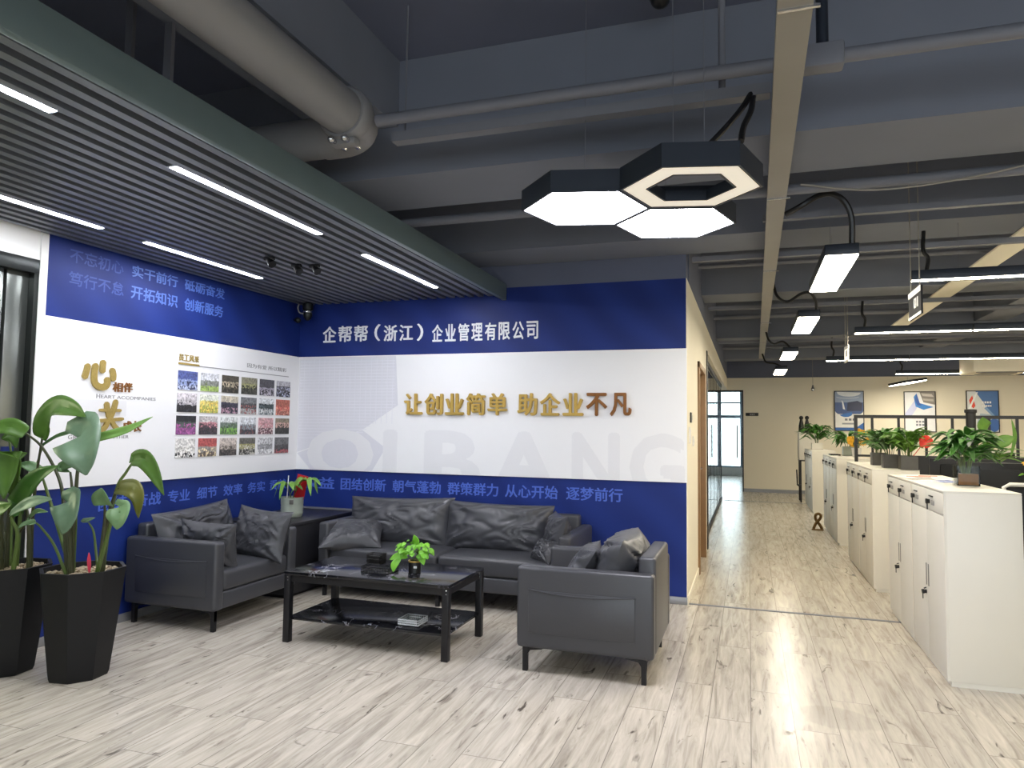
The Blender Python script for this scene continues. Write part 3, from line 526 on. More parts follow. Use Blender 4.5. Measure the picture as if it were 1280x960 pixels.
def slog(s, a, b):
    cw = (b-a)/len(s)
    for i, ch in enumerate(s):
        br = ch in '不凡'
        lettering('character', ch, 'back', (a+i*cw+0.012, a+(i+1)*cw-0.012, 1.535, 1.735), YB-0.004, 0.035, MT['bronze' if br else 'gold'], t, 0.03)
slog('让创业简单', -3.085, -2.04); slog('助企业不凡', -1.965, -0.928)
t = thing('heart_sign', 'gold glitter heart character lettering with a grey English line, upper one', 'sign', (XL+0.004, 3.8, 1.6))
LP = XL+0.004
def chunky(strokes, par):
    # rounded bar strokes in the plane of the left wall
    bm = nb()
    for i, (pts, wd) in enumerate(strokes):
        P = smooth([(0, a, b) for a, b in pts], 6) if len(pts) > 2 else [Vector((0, a, b)) for a, b in pts]
        L, Rr = [], []
        for j, p in enumerate(P):
            d = (P[min(j+1, len(P)-1)]-P[max(j-1, 0)]).normalized(); nn = Vector((0, -d.z, d.y)); k = wd/2*(0.72 if j in (0, len(P)-1) else 1.0)
            L.append(p+nn*k); Rr.append(p-nn*k)
        d0 = (P[0]-P[1]).normalized()*wd*0.18; d1 = (P[-1]-P[-2]).normalized()*wd*0.18
        poly = [P[0]+d0+(L[0]-P[0])*0.4] + L + [P[-1]+d1+(L[-1]-P[-1])*0.4, P[-1]+d1+(Rr[-1]-P[-1])*0.4] + Rr[::-1] + [P[0]+d0+(Rr[0]-P[0])*0.4]
        prism(bm, [(q.y, q.z) for q in poly], 'x', LP, LP+0.012+0.0007*i)
    return obj('character', bm, MT['gold2'], par, world=True, label='big chunky gold character')
KP = lambda a, b: (3.597+(a-165)*0.000828, 1.862-(b-85)*0.000712)
chunky([([KP(225, 150), KP(212, 215), KP(195, 280)], 0.042), ([KP(296, 140), KP(285, 225), KP(292, 310), KP(330, 350), KP(385, 352), KP(415, 320), KP(412, 265)], 0.046), ([KP(367, 100), KP(362, 155), KP(362, 210)], 0.042), ([KP(455, 170), KP(470, 225), KP(468, 280)], 0.044)], t)
lettering('character', '相', 'left', (3.855, 3.94, 1.643, 1.712), LP, 0.008, MT['bronze'], t, 0.03); lettering('character', '伴', 'left', (3.945, 4.025, 1.645, 1.714), LP, 0.008, MT['bronze'], t, 0.03)
lettering('english_line', 'H', 'left', (3.728, 3.757, 1.592, 1.622), LP, 0.002, MT['letter_grey'], t, 0.0); lettering('english_line', 'EART ACCOMPANIES', 'left', (3.765, 4.243, 1.594, 1.617), LP, 0.002, MT['letter_grey'], t, 0.0)
t = thing('growth_sign', 'gold glitter together character lettering with a grey English line, lower one', 'sign', (LP, 3.8, 1.35))
chunky([([KP(418, 505), KP(430, 570), KP(450, 650)], 0.040), ([KP(512, 480), KP(490, 570), KP(455, 665)], 0.040), ([KP(355, 580), KP(460, 578), KP(562, 576)], 0.022), ([KP(330, 685), KP(460, 672), KP(590, 660)], 0.024), ([KP(445, 670), KP(415, 740), KP(375, 785)], 0.036), ([KP(470, 670), KP(500, 725), KP(540, 765)], 0.032)], t)
lettering('character', '成', 'left', (3.955, 4.033, 1.36, 1.438), LP, 0.008, MT['bronze'], t, 0.03); lettering('character', '长', 'left', (4.042, 4.12, 1.36, 1.44), LP, 0.008, MT['bronze'], t, 0.03)
lettering('english_line', 'G', 'left', (3.528, 3.558, 1.312, 1.340), LP, 0.002, MT['letter_grey'], t, 0.0); lettering('english_line', 'ROWING TOGETHER', 'left', (3.566, 4.012, 1.313, 1.336), LP, 0.002, MT['letter_grey'], t, 0.0)
t = thing('photo_wall_heading', 'small gold heading with a thin rule and grey handwriting above the photo grid', 'sign', (LP, 5.1, 1.93))
for i, ch in enumerate('员工风采'): lettering('character', ch, 'left', (4.456+i*0.055, 4.506+i*0.055, 1.922, 1.975), LP, 0.006, MT['gold2'], t, 0.03)
obj('underline', box(nb(), LP, LP+0.006, 4.454, 4.676, 1.893, 1.908), MT['gold2'], t, world=True)
obj('rule', box(nb(), LP, LP+0.003, 4.676, 5.868, 1.892, 1.898), MT['letter_grey'], t, world=True)
lettering('handwriting', '因为有爱 所以精彩', 'left', (5.262, 5.833, 1.936, 1.975), LP, 0.002, MT['letter_grey'], t, -0.005)
# ---------------------------------------------------------------- the 24 photographs
PH = [
 ('blue-lit stage event', '#3b4fa0', '#8fa3d8', '#b9c4e6', '#27305c', .42, .35), ('pale buildings above a bright green lawn', '#d9dbe3', '#8d918c', '#9dbb4a', '#6a7a48', .12, .40), ('crowded dim brown hall', '#4a4436', '#b8a98c', '#57503f', '#2c2820', .45, .45), ('yellowish crowd with a black figure at its left', '#8e8a70', '#9a9a62', '#4a4a3c', '#23241f', .45, .45), ('greyish violet group indoors', '#4c4a52', '#a79fb0', '#c3bccb', '#34323a', .40, .30), ('dark crowd with a pale bluish jacket', '#b7b5be', '#54525e', '#2f2e38', '#b9bede', .30, .50),
 ('row of dark suits in a white hall', '#dcd5dc', '#c5bfc6', '#23232b', '#3a3a44', .35, .50), ('yellow inflatable on green grass', '#e6ead9', '#d9cf6a', '#a8b23a', '#f0cf22', .45, .50), ('close pair in dark clothes with a pink patch', '#c9bfa9', '#3a3850', '#b98ca0', '#26263a', .45, .45), ('grey plaza with a thin row of red', '#77797c', '#4b4d50', '#a9a9a8', '#9a4a48', .22, .45), ('dark treetops above a white crowd', '#d8dce0', '#2c3c3e', '#c9cccf', '#5a6a70', .35, .50), ('dancers in bright red costumes', '#b9502f', '#c8482f', '#a24a3a', '#e08a6a', .40, .40),
 ('night gathering behind a purple banner', '#23242c', '#4c5a56', '#8a3b86', '#b04a9c', .40, .50), ('group before a pink backdrop under a striped roof', '#c8c2c2', '#c27684', '#2b2a33', '#4a3a44', .45, .50), ('people sitting on a green lawn under pale sky', '#dadfdf', '#6a7a70', '#6fae2e', '#4a6a3a', .35, .50), ('group under a dark pagoda roof', '#d5d8de', '#8b9098', '#3a3c44', '#7a4a4a', .25, .40), ('group under pink banners', '#d59ca2', '#c9868e', '#6a3f4a', '#e2c6c6', .35, .50), ('dark figures under a rosy stage', '#8a7a62', '#c99c8c', '#3a3a36', '#2a2a2a', .40, .55),
 ('bright white scene with black shapes', '#e3e0dc', '#d7d3cd', '#2c2c2c', '#f2f0ec', .50, .35), ('cream bordered picture of a red topped crowd', '#b3302c', '#a09890', '#6a5a50', '#e2cfa0', .35, .35), ('team seated in a beige room', '#cdbfb5', '#b5a69c', '#33302e', '#5a504a', .40, .45), ('black and yellow striped crowd', '#6a665e', '#a8a25e', '#3c3a36', '#d0ccc0', .40, .45), ('pale washed-out crowd', '#c9c9cc', '#8c8c90', '#e4e4e6', '#b5b5ba', .45, .40), ('dark grey room with a red carpet', '#6a6a6c', '#4e4c4e', '#a83a44', '#3a3a3c', .30, .35)]
rows = ('top', 'second', 'third', 'bottom'); zb = (1.695, 1.517, 1.338, 1.157)
for i, (lab, a, b, c, d, am, sp) in enumerate(PH):
    r, cidx = divmod(i, 6); y0 = 4.455+0.2465*cidx
    o = obj('photo_print', box(nb(), XL+0.004, XL+0.010, y0, y0+0.206, zb[r], zb[r]+0.15), picmat('photo_%d' % i, a, b, c, d, i+1, am, sp*0.9+0.1))
    tag(o, 'photo print in the %s row: %s' % (rows[r], lab), 'photo', 'photos on the white panel')
# ================================================================ SEATING
def pillow(w, h, t, seed, wr=0.016, n=36, ear=0.09, sag=0.0, rnd=0.0):
    bm = nb(); G = {}
    for s in (1, -1):
        for i in range(n+1):
            for j in range(n+1):
                if s < 0 and (i in (0, n) or j in (0, n)): G[(s, i, j)] = G[(1, i, j)]; continue
                u = -1+2*i/n; v = -1+2*j/n
                e = max(0.0, (1-abs(u)**2.4)*(1-abs(v)**2.4))
                th = t/2*e**0.55
                x = w/2*u*(1-ear*(1-v*v)*abs(u))*(1-rnd*v**4); z = h/2*v*(1-ear*1.2*(1-u*u)*abs(v))*(1-rnd*u**4)
                q = Vector((u*2.1+seed, v*1.5, seed*1.7+s*3))
                rid = 1-abs(noise.noise(q*1.3))*2.2
                fine = noise.noise(Vector((u*5.5+seed, v*3.2, s*2.0+seed)))
                # creases run in from the corners
                cr = 0.0
                for cu, cv in ((1, 1), (1, -1), (-1, 1), (-1, -1)):
                    dx, dv = u-cu, v-cv; rr = math.hypot(dx, dv); an = math.atan2(dv, dx)
                    cr += math.sin(an*9+seed+cu*2+cv)*max(0, 1-rr/1.0)**1.2
                fold = math.sin((u*1.2+noise.noise(Vector((u*1.6, v*1.6, seed)))*2.2)*5.0+seed)
                th += (wr*0.7*abs(fold)**0.7 + wr*rid*0.55 + wr*0.22*fine + wr*1.7*cr)*min(1, e*2.2)
                z -= sag*(1-u*u)*(0.5+0.5*v)
                G[(s, i, j)] = bm.verts.new((x, -s*max(th, 0.002 if e > 0 else 0), z))
        for i in range(n):
            for j in range(n):
                f = [G[(s, i, j)], G[(s, i+1, j)], G[(s, i+1, j+1)], G[(s, i, j+1)]]
                bm.faces.new(f if s > 0 else f[::-1])
    return bm
def place(o, loc, rx=0, ry=0, rz=0):
    o.matrix_world = Matrix.Translation(loc) @ Matrix.Rotation(math.radians(rz), 4, 'Z') @ Matrix.Rotation(math.radians(rx), 4, 'X') @ Matrix.Rotation(math.radians(ry), 4, 'Y'); return o
def xf(bm, loc, rx=0, ry=0, rz=0):
    m = Matrix.Translation(loc) @ Matrix.Rotation(math.radians(rz), 4, 'Z') @ Matrix.Rotation(math.radians(rx), 4, 'X') @ Matrix.Rotation(math.radians(ry), 4, 'Y')
    bmesh.ops.transform(bm, matrix=m, verts=bm.verts[:]); return bm
def sofa(name, label, cat, W, loc, rz, nseat, backs, mids=False):
    D, at, LM = 0.80, 0.095, MT['leather']
    t = thing(name, label, cat, loc, rz)
    obj('base', box(nb(), -W/2+at, W/2-at, -D/2+0.012, D/2-0.02, 0.145, 0.262, 0.014, 3), LM, t)
    for s in (-1, 1):
        x0, x1 = (s*W/2, s*(W/2-at)) if s < 0 else (W/2-at, W/2)
        a = obj('armrest', box(nb(), x0, x1, -D/2, D/2, 0.143, 0.612, 0.024, 4), LM, t)
        xo = s*W/2
        bm = box(nb(), min(xo, xo+s*0.006), max(xo, xo+s*0.006), -D/2+0.075, D/2-0.105, 0.235, 0.478, 0.0028)
        tube(bm, [(xo+s*0.004, -D/2+0.075+k*0.0625, 0.482-0.022*math.sin(PI*k/10)) for k in range(11)], 0.0055, 8)
        obj('side_pocket', bm, LM, a)
    obj('backrest', box(nb(), -W/2+at*0.98, W/2-at*0.98, D/2-0.10, D/2, 0.143, 0.695, 0.024, 4), LM, t)
    iw = W-2*at
    for k in range(nseat):
        xa = -iw/2+iw*k/nseat
        bm = box(nb(), xa+0.003, xa+iw/nseat-0.003, -D/2+0.008, D/2-0.10, 0.262, 0.405, 0.035, 4)
        bmesh.ops.subdivide_edges(bm, edges=bm.edges[:], cuts=2, use_grid_fill=True)
        for v in bm.verts:
            if v.co.z > 0.37:
                u = (v.co.x-xa-iw/nseat/2)/(iw/nseat/2); q = (v.co.y+0.046)/0.354
                v.co.z += 0.016*max(0, (1-u*u))*max(0, (1-q*q)) + 0.004*noise.noise(Vector((v.co.x*5, v.co.y*5, loc[0])))
        obj('seat_cushion', bm, LM, t)
    for (cx, cy, cz, w, h, th, rx, ry, seed) in backs:
        obj('back_cushion', xf(pillow(w, h, th, seed, 0.020, n=44, ear=0.05, rnd=0.07 if W < 0.9 else 0.0), (cx, cy, cz), rx, ry), LM, t)
    xs = [-W/2+0.05, W/2-0.05] + ([0.0] if mids else [])
    for x in xs:
        for y in (-D/2+0.045, D/2-0.06):
            s = -1 if x < 0 else 1
            bm = nb(); prism(bm, [(x-0.014, 0.0), (x+0.014, 0.0), (x+0.016, 0.145), (x-0.016, 0.145)], 'y', y-0.014, y+0.014)
            yo = y-0.014 if y < 0 else y+0.014; dd = 1 if y < 0 else -1
            prism(bm, [(yo, 0.144), (yo+dd*0.135, 0.144), (yo+dd*0.115, 0.132), (yo+dd*0.045, 0.122), (yo+dd*0.03, 0.10), (yo+dd*0.026, 0.07), (yo, 0.07)], 'x', x-0.012, x+0.012)
            obj('leg', bm, MT['black_metal'], t)
    return t
sofa('sofa', 'long charcoal leather sofa against the blue back wall, two big back cushions', 'sofa', 2.18, (-2.36, 5.625, 0), 0, 2,
     [(-0.60, 0.13, 0.575, 1.03, 0.45, 0.28, -14, -1.5, 3.1), (0.33, 0.12, 0.57, 0.97, 0.44, 0.28, -15, 0.5, 7.7)], True)
sofa('armchair', 'charcoal leather armchair against the left wall beside the planters', 'armchair', 0.92, (-3.855, 4.482, 0), PI/2, 1,
     [(-0.01, 0.17, 0.60, 0.80, 0.40, 0.20, -16, -3.0, 12.4)])
sofa('armchair', 'charcoal leather armchair at the right of the coffee table, its side towards us', 'armchair', 0.84, (-0.905, 4.462, 0), -PI/2, 1,
     [(0.0, 0.155, 0.595, 0.66, 0.40, 0.25, -16, 1.0, 21.9)])
def throw(label, w, h, t, seed, loc, rx, ry, rz, wr=0.016):
    o = tag(obj('throw_pillow', pillow(w, h, t, seed, wr), MT['leather']), label, 'pillow', 'loose leather pillows'); return place(o, loc, rx, ry, rz)
throw('small leather pillow standing against the near arm of the left armchair', 0.46, 0.36, 0.14, 31.2, (-3.70, 4.235, 0.555), 12, 3, 5)
throw('wide leather pillow leaning on the far arm of the left armchair', 0.55, 0.40, 0.17, 44.5, (-3.63, 4.71, 0.575), -14, 3, -6)
throw('leather pillow lying against the left arm of the long sofa', 0.52, 0.42, 0.17, 52.8, (-3.22, 5.40, 0.495), -68, 0, 24)
throw('leather pillow tucked beside the right arm of the long sofa', 0.42, 0.36, 0.14, 63.3, (-1.455, 5.52, 0.575), -12, 0, -62)
throw('smallest leather pillow low at the right end of the long sofa seat', 0.26, 0.20, 0.09, 71.0, (-1.50, 5.36, 0.475), -35, 0, -40)
throw('leather pillow leaning on the back cushion of the right armchair', 0.44, 0.34, 0.14, 83.6, (-0.985, 4.42, 0.555), -32, 0, -82)
# ---------------------------------------------------------------- coffee table and what stands on it
t = thing('coffee_table', 'black coffee table with white-veined marble top and lower shelf', 'coffee table', (-2.33, 4.35, 0))
obj('tabletop', box(nb(), -2.92, -1.74, 4.045, 4.655, 0.437, 0.46, 0.004), MT['marble'], t, world=True)
bm = nb(); box(bm, -2.895, -1.765, 4.06, 4.078, 0.392, 0.437); box(bm, -2.895, -1.765, 4.622, 4.64, 0.392, 0.437); box(bm, -2.905, -2.887, 4.07, 4.63, 0.392, 0.437); box(bm, -1.773, -1.755, 4.07, 4.63, 0.392, 0.437)
obj('apron', bm, MT['black_metal'], t, world=True)
for x in (-2.92, -1.785):
    for y in (4.045, 4.61):
        l = obj('leg', box(nb(), x, x+0.045, y, y+0.045, 0.0, 0.4365, 0.003), MT['black_metal'], t, world=True)
        bm = nb()
        for z in (0.405, 0.425): sphere(bm, (x+0.03, y-0.001, z), 0.004, u=8, v=6)
        obj('screw', bm, MT['chrome'], l, world=True)
obj('shelf', box(nb(), -2.90, -1.76, 4.065, 4.635, 0.145, 0.163, 0.003), MT['marble'], t, world=True)
t = thing('desk_organizer', 'black wire mesh organizer tray with a raised cup on the coffee table', 'organizer', (-2.33, 4.26, 0.46))
def basket(bm, x0, x1, y0, y1, z0, z1):
    for a in (z0+0.004, (z0+z1)/2, z1-0.004): tube(bm, [(x0, y0, a), (x1, y0, a), (x1, y1, a), (x0, y1, a), (x0, y0, a)], 0.003, 6)
    n = 10
    for k in range(n+1):
        u = x0+(x1-x0)*k/n; v = y0+(y1-y0)*k/n
        for p in ((u, y0), (u, y1), (x0, v), (x1, v)): tube(bm, [(p[0], p[1], z0), (p[0], p[1], z1)], 0.0018, 5)
    box(bm, x0, x1, y0, y1, z0, z0+0.004); return bm
obj('tray', basket(nb(), -2.43, -2.23, 4.19, 4.33, 0.4605, 0.505), MT['plastic_black'], t, world=True)
obj('cup', basket(nb(), -2.42, -2.32, 4.24, 4.325, 0.507, 0.575), MT['plastic_black'], t, world=True)
obj('sticky_notes', box(nb(), -2.41, -2.33, 4.25, 4.315, 0.512, 0.56, 0.003), MT['plastic_black'], t, world=True)
t = thing('ashtray', 'clear square glass ashtray on the lower shelf of the coffee table', 'ashtray', (-2.05, 4.2, 0.163))
bm = nb(); A = (-2.12, -1.98, 4.13, 4.27)
box(bm, *A, 0.1635, 0.175, 0.004)
for q in ((A[0], A[1], A[2], A[2]+0.022), (A[0], A[1], A[3]-0.022, A[3]), (A[0], A[0]+0.022, A[2]+0.022, A[3]-0.022), (A[1]-0.022, A[1], A[2]+0.022, A[3]-0.022)): box(bm, *q, 0.175, 0.205, 0.005)
obj('bowl', bm, MT['glass'], t, world=True)
obj('painted_glints', basket(nb(), -2.12, -1.98, 4.13, 4.27, 0.17, 0.206), MT['letter_white'], t, world=True)  # white wire lines stand in for glints along the glass edges
# ---------------------------------------------------------------- foliage
def leaf(bm, mid, width, facing, fold=0.25, wave=0.0, tip=0.35, n=12, seed=0.0):
    P = smooth(mid, 5); L = len(P); rows = []
    for i, p in enumerate(P):
        f = i/(L-1); t = (P[min(i+1, L-1)]-P[max(i-1, 0)]).normalized()
        wv = t.cross(facing); wv = wv.normalized() if wv.length > 1e-5 else Vector((1, 0, 0)); nv = wv.cross(t)
        prof = (math.sin(PI*min(1, f*0.5/(1-tip)) if f < 1-tip else PI*(0.5+0.5*(f-(1-tip))/tip)))
        prof = max(0.02, prof)**0.8; hw = width/2*prof
        row = []
        for s in (-1, -0.55, 0, 0.55, 1):
            q = p + wv*hw*s*math.cos(fold) + nv*(abs(s)*hw*math.sin(fold) + wave*hw*math.sin(f*11+seed+s)*abs(s))
            row.append(bm.verts.new(q))
        rows.append(row)
    for a, b in zip(rows, rows[1:]):
        for k in range(4): bm.faces.new((a[k], a[k+1], b[k+1], b[k]))
    return bm
def solid(o, th=0.002):
    m = o.modifiers.new('thickness', 'SOLIDIFY'); m.thickness = th; m.offset = 0; return o
PLANT_TWO=[
 ([(-3.626, 3.07, 0.594), (-3.62, 3.06, 0.783), (-3.615, 3.06, 1.052), (-3.615, 3.07, 1.232), (-3.586, 3.05, 1.328)],[(-3.563, 3.03, 1.347), (-3.478, 2.97, 1.3), (-3.408, 2.93, 1.22), (-3.38, 2.92, 1.14)],0.300,'d'),
 ([(-3.649, 3.1, 0.587), (-3.65, 3.1, 0.866), (-3.641, 3.09, 1.094), (-3.589, 3.06, 1.296)],[(-3.584, 3.06, 1.31), (-3.466, 3.09, 1.343), (-3.32, 3.12, 1.386), (-3.187, 3.16, 1.46)],0.059,'e'),
 ([(-3.673, 3.08, 0.584), (-3.732, 3.1, 0.816), (-3.804, 3.12, 1.063), (-3.957, 3.12, 1.265), (-4.067, 3.09, 1.357)],[(-4.067, 3.09, 1.357), (-4.147, 3.06, 1.39), (-4.221, 3.02, 1.374), (-4.266, 2.98, 1.322)],0.109,'b'),
 ([(-3.626, 3.04, 0.6), (-3.706, 3.02, 0.73), (-3.785, 3.0, 0.826), (-3.811, 2.98, 0.859)],[(-3.811, 2.98, 0.859), (-3.838, 2.95, 0.852), (-3.864, 2.92, 0.828)],0.041,'m'),
 ([(-3.603, 3.04, 0.61), (-3.621, 3.04, 0.786), (-3.634, 3.04, 0.896), (-3.615, 3.02, 0.966)],[(-3.592, 3.0, 0.982), (-3.546, 2.96, 0.932), (-3.535, 2.94, 0.869), (-3.554, 2.94, 0.812)],0.182,'d'),
 ([(-3.483, 3.12, 0.613), (-3.534, 3.14, 0.687), (-3.559, 3.14, 0.798), (-3.576, 3.12, 0.854)],[(-3.595, 3.1, 0.865), (-3.577, 3.12, 0.868), (-3.553, 3.14, 0.88)],0.032,'d'),
 ([(-3.46, 3.1, 0.61), (-3.431, 3.09, 0.79), (-3.425, 3.09, 0.879), (-3.43, 3.09, 0.959)],[(-3.431, 3.09, 0.968), (-3.417, 3.06, 1.015), (-3.404, 3.04, 1.062)],0.127,'m'),
 ([(-3.415, 3.07, 0.618), (-3.351, 3.04, 0.78), (-3.296, 3.02, 0.894), (-3.244, 3.02, 0.966)],[(-3.239, 3.02, 0.966), (-3.214, 2.99, 0.91), (-3.216, 2.98, 0.852)],0.137,'m'),
 ([(-3.459, 3.12, 0.606), (-3.444, 3.12, 0.83), (-3.423, 3.13, 0.973), (-3.386, 3.14, 1.055)],[(-3.386, 3.14, 1.055), (-3.272, 3.12, 1.056), (-3.203, 3.1, 1.012), (-3.196, 3.1, 0.899)],0.109,'o'),
 ([(-3.504, 3.16, 0.605), (-3.478, 3.17, 0.867), (-3.441, 3.18, 1.059), (-3.403, 3.2, 1.141), (-3.369, 3.22, 1.21)],[(-3.375, 3.22, 1.215), (-3.272, 3.2, 1.218), (-3.179, 3.18, 1.149), (-3.094, 3.17, 1.024)],0.109,'b'),
 ([(-3.757, 3.18, 0.583), (-3.786, 3.2, 0.847), (-3.835, 3.22, 1.032), (-3.855, 3.22, 1.126)],[(-3.957, 3.24, 1.146), (-3.858, 3.22, 1.174), (-3.752, 3.2, 1.168)],0.064,'m'),
 ([(-3.805, 3.17, 0.563), (-3.901, 3.18, 0.844), (-3.99, 3.18, 1.019), (-4.003, 3.16, 1.096)],[(-4.004, 3.16, 1.115), (-4.053, 3.12, 1.158), (-4.118, 3.09, 1.172)],0.068,'m'),
]
PLANT_ONE=[
 ([(-3.97, 3.09, 0.583), (-3.987, 3.1, 0.802), (-4.002, 3.12, 1.08), (-3.994, 3.14, 1.335)],[(-3.994, 3.14, 1.335), (-3.945, 3.12, 1.439), (-3.836, 3.1, 1.51), (-3.663, 3.06, 1.496), (-3.547, 3.04, 1.455)],0.150,'b'),
 ([(-4.047, 3.14, 0.569), (-4.058, 3.16, 0.885), (-4.089, 3.18, 1.121), (-4.035, 3.18, 1.281)],[(-4.035, 3.18, 1.281), (-3.923, 3.18, 1.335), (-3.81, 3.18, 1.366), (-3.701, 3.18, 1.419)],0.036,'m'),
 ([(-3.918, 3.04, 0.596), (-3.931, 3.04, 0.767), (-3.954, 3.04, 0.903), (-3.983, 3.04, 0.957)],[(-4.02, 3.04, 0.937), (-3.925, 3.02, 1.034), (-3.807, 3.0, 1.121), (-3.677, 3.0, 1.179)],0.164,'g'),
 ([(-3.849, 2.94, 0.61), (-3.861, 2.92, 0.788), (-3.883, 2.9, 0.877), (-3.879, 2.89, 0.914)],[(-3.867, 2.89, 0.919), (-3.748, 2.87, 0.966), (-3.655, 2.87, 0.992), (-3.569, 2.88, 1.007)],0.082,'d'),
 ([(-4.094, 3.04, 0.574), (-4.099, 3.04, 0.804), (-4.097, 3.04, 0.942), (-4.095, 3.04, 0.998)],[(-4.047, 2.99, 1.243), (-4.05, 2.98, 1.133), (-4.036, 2.96, 0.98)],0.200,'b'),
 ([(-4.058, 3.07, 0.571), (-4.063, 3.08, 0.801), (-4.081, 3.09, 1.032), (-4.144, 3.09, 1.171)],[(-4.171, 3.09, 1.18), (-4.114, 3.09, 1.21), (-4.045, 3.09, 1.24)],0.064,'b'),
 ([(-4.064, 2.99, 0.585), (-4.058, 2.97, 0.77), (-4.045, 2.96, 0.862), (-4.036, 2.96, 0.908)],[(-4.097, 2.94, 0.907), (-4.01, 2.94, 0.924), (-3.944, 2.94, 0.959)],0.109,'b'),
 ([(-4.15, 3.1, 0.569), (-4.185, 3.12, 0.836), (-4.204, 3.14, 1.071), (-4.262, 3.14, 1.301)],[(-4.291, 3.14, 1.335), (-4.197, 3.12, 1.336), (-4.132, 3.09, 1.266)],0.082,'b'),
 ([(-4.043, 3.04, 0.578), (-4.03, 3.04, 0.739), (-3.962, 3.04, 0.834), (-3.927, 3.04, 0.882)],[(-3.926, 3.04, 0.868), (-3.841, 3.02, 0.911), (-3.743, 3.0, 0.918)],0.045,'m'),
 ([(-4.173, 3.06, 0.565), (-4.26, 3.06, 0.839), (-4.351, 3.04, 1.073), (-4.464, 3.04, 1.213)],[(-4.464, 3.04, 1.213), (-4.388, 2.94, 1.264), (-4.367, 2.89, 1.128)],0.182,'b'),
 ([(-4.249, 3.14, 0.545), (-4.336, 3.16, 0.872), (-4.442, 3.18, 1.159), (-4.485, 3.18, 1.356)],[(-4.485, 3.18, 1.356), (-4.47, 3.18, 1.506), (-4.521, 3.16, 1.63)],0.137,'g'),
]

def planter(label, cx, cy, S, plantlabel, ribbon):
    t = thing('planter', label, 'potted plant', (cx, cy, 0))
    n = 8; prof = [(0.150, 0.0), (0.158, 0.02), (0.175, 0.16), (0.205, 0.42), (0.222, 0.585), (0.225, 0.60), (0.205, 0.60), (0.200, 0.56)]
    bm = lathe(nb(), prof, cx, cy, n, 0, False, PI/8+0.15)
    bm.faces.new([v for v in bm.verts[:n]][::-1]); obj('pot', bm, MT['pot_black'], t, world=True, angle=20)
    bm = nb(); lathe(bm, [(0.001, 0.566), (0.201, 0.562)], cx, cy, n, 0, True, PI/8+0.15); random.seed(int(cx*100))
    for k in range(150):
        a = random.uniform(0, 2*PI); r = 0.18*math.sqrt(random.random()); s = random.uniform(0.009, 0.018)
        bmesh.ops.create_icosphere(bm, subdivisions=1, radius=s, matrix=Matrix.Translation((cx+r*math.cos(a), cy+r*math.sin(a), 0.568+random.uniform(0, 0.008))) @ Matrix.Diagonal((1.2, 0.9, 0.7, 1)))
    o = obj('pebbles', bm, MT['pebble'], t, world=True, kind='stuff')
    V = Vector((0.25, -0.9, 0.35)).normalized()
    for i, (pet, bl, wd, k) in enumerate(S):
        pp = [Vector(p) for p in pet]; pp[0] = Vector((cx+max(-0.15, min(0.15, pp[0].x-cx)), cy+max(-0.12, min(0.12, pp[0].y-cy)), 0.56))
        r0 = 0.013 if wd > 0.06 else 0.009
        sp = smooth(pp, 6); st = obj('stem', tube(nb(), sp, [r0*(1-0.55*j/(len(sp)-1)) for j in range(len(sp))], 8), MT['stem' if i % 2 else 'stem_dark'], t, world=True)
        random.seed(i*7+int(abs(cx)*10)); fc = (V+Vector((random.uniform(-.35, .35), random.uniform(-.2, .2), random.uniform(-.2, .35)))*(0.2 if wd > 0.12 else 1.0)).normalized()
        o = solid(obj('leaf', leaf(nb(), [pp[-1]] + [Vector(p) for p in bl], wd, fc, 0.3 if wd > 0.05 else 0.7, 0.05, 0.74 if wd > 0.16 else (0.5 if wd > 0.1 else 0.42), seed=i), MT['leaf_'+k], t, world=True), 0.0015)
    if ribbon:
        solid(obj('ribbon_tag', leaf(nb(), [(cx+0.115, cy-0.06, 0.58), (cx+0.12, cy-0.065, 0.63), (cx+0.105, cy-0.06, 0.70)], 0.03, Vector((0, -1, 0)), 0.2), MT['pink'], t, world=True), 0.001)
    else: obj('flower', xf(sphere(nb(), (0, 0, 0), 0.022, 1, 0.7, 1.2), (cx+0.0, cy-0.14, 0.755)), MT['yellow'], t, world=True)
    return t
planter('tall black faceted planter of drooping broad leaves, the one standing fully in view', -3.60, 3.12, PLANT_TWO, '', True)
planter('tall black planter of broad leaves cut off by the left photo edge', -4.06, 3.03, PLANT_ONE, '', False)
def bush(bm, c, n, r, h, ll, lw, seed, up=0.5, arch=0.5, vary=0.4):
    random.seed(seed)
    for i in range(n):
        a = random.uniform(0, 2*PI); q = random.random()**0.7; z = h*(0.25+0.75*random.random())
        d = Vector((math.cos(a), math.sin(a), 0)); L = ll*(1-vary/2+vary*random.random())
        s = Vector(c) + d*r*q*0.45 + Vector((0, 0, z*0.75)); m1 = s + d*L*0.45 + Vector((0, 0, up*L*(0.55-0.2*q))); e = s + d*L*(0.95) + Vector((0, 0, (up-arch*(0.4+0.8*random.random()))*L*0.8))
        fc = (Vector((0, 0, 1)) + d*0.2 + Vector((random.uniform(-.3, .3), random.uniform(-.3, .3), 0))).normalized()
        leaf(bm, [s, m1, e], lw*(0.75+0.5*random.random()), fc, 0.25, 0.04, 0.55, seed=i)
    return bm
def stems(bm, c, n, r, h, seed, rad=0.003):
    random.seed(seed+1)
    for i in range(n):
        a = random.uniform(0, 2*PI); q = random.random()
        tube(bm, smooth([(c[0]+0.02*math.cos(a), c[1]+0.02*math.sin(a), c[2]), (c[0]+0.03*math.cos(a)*(1+q), c[1]+0.03*math.sin(a)*(1+q), c[2]+h*0.5), (c[0]+r*q*0.6*math.cos(a), c[1]+r*q*0.6*math.sin(a), c[2]+h*(0.65+0.25*q))], 3), rad, 5)
    return bm
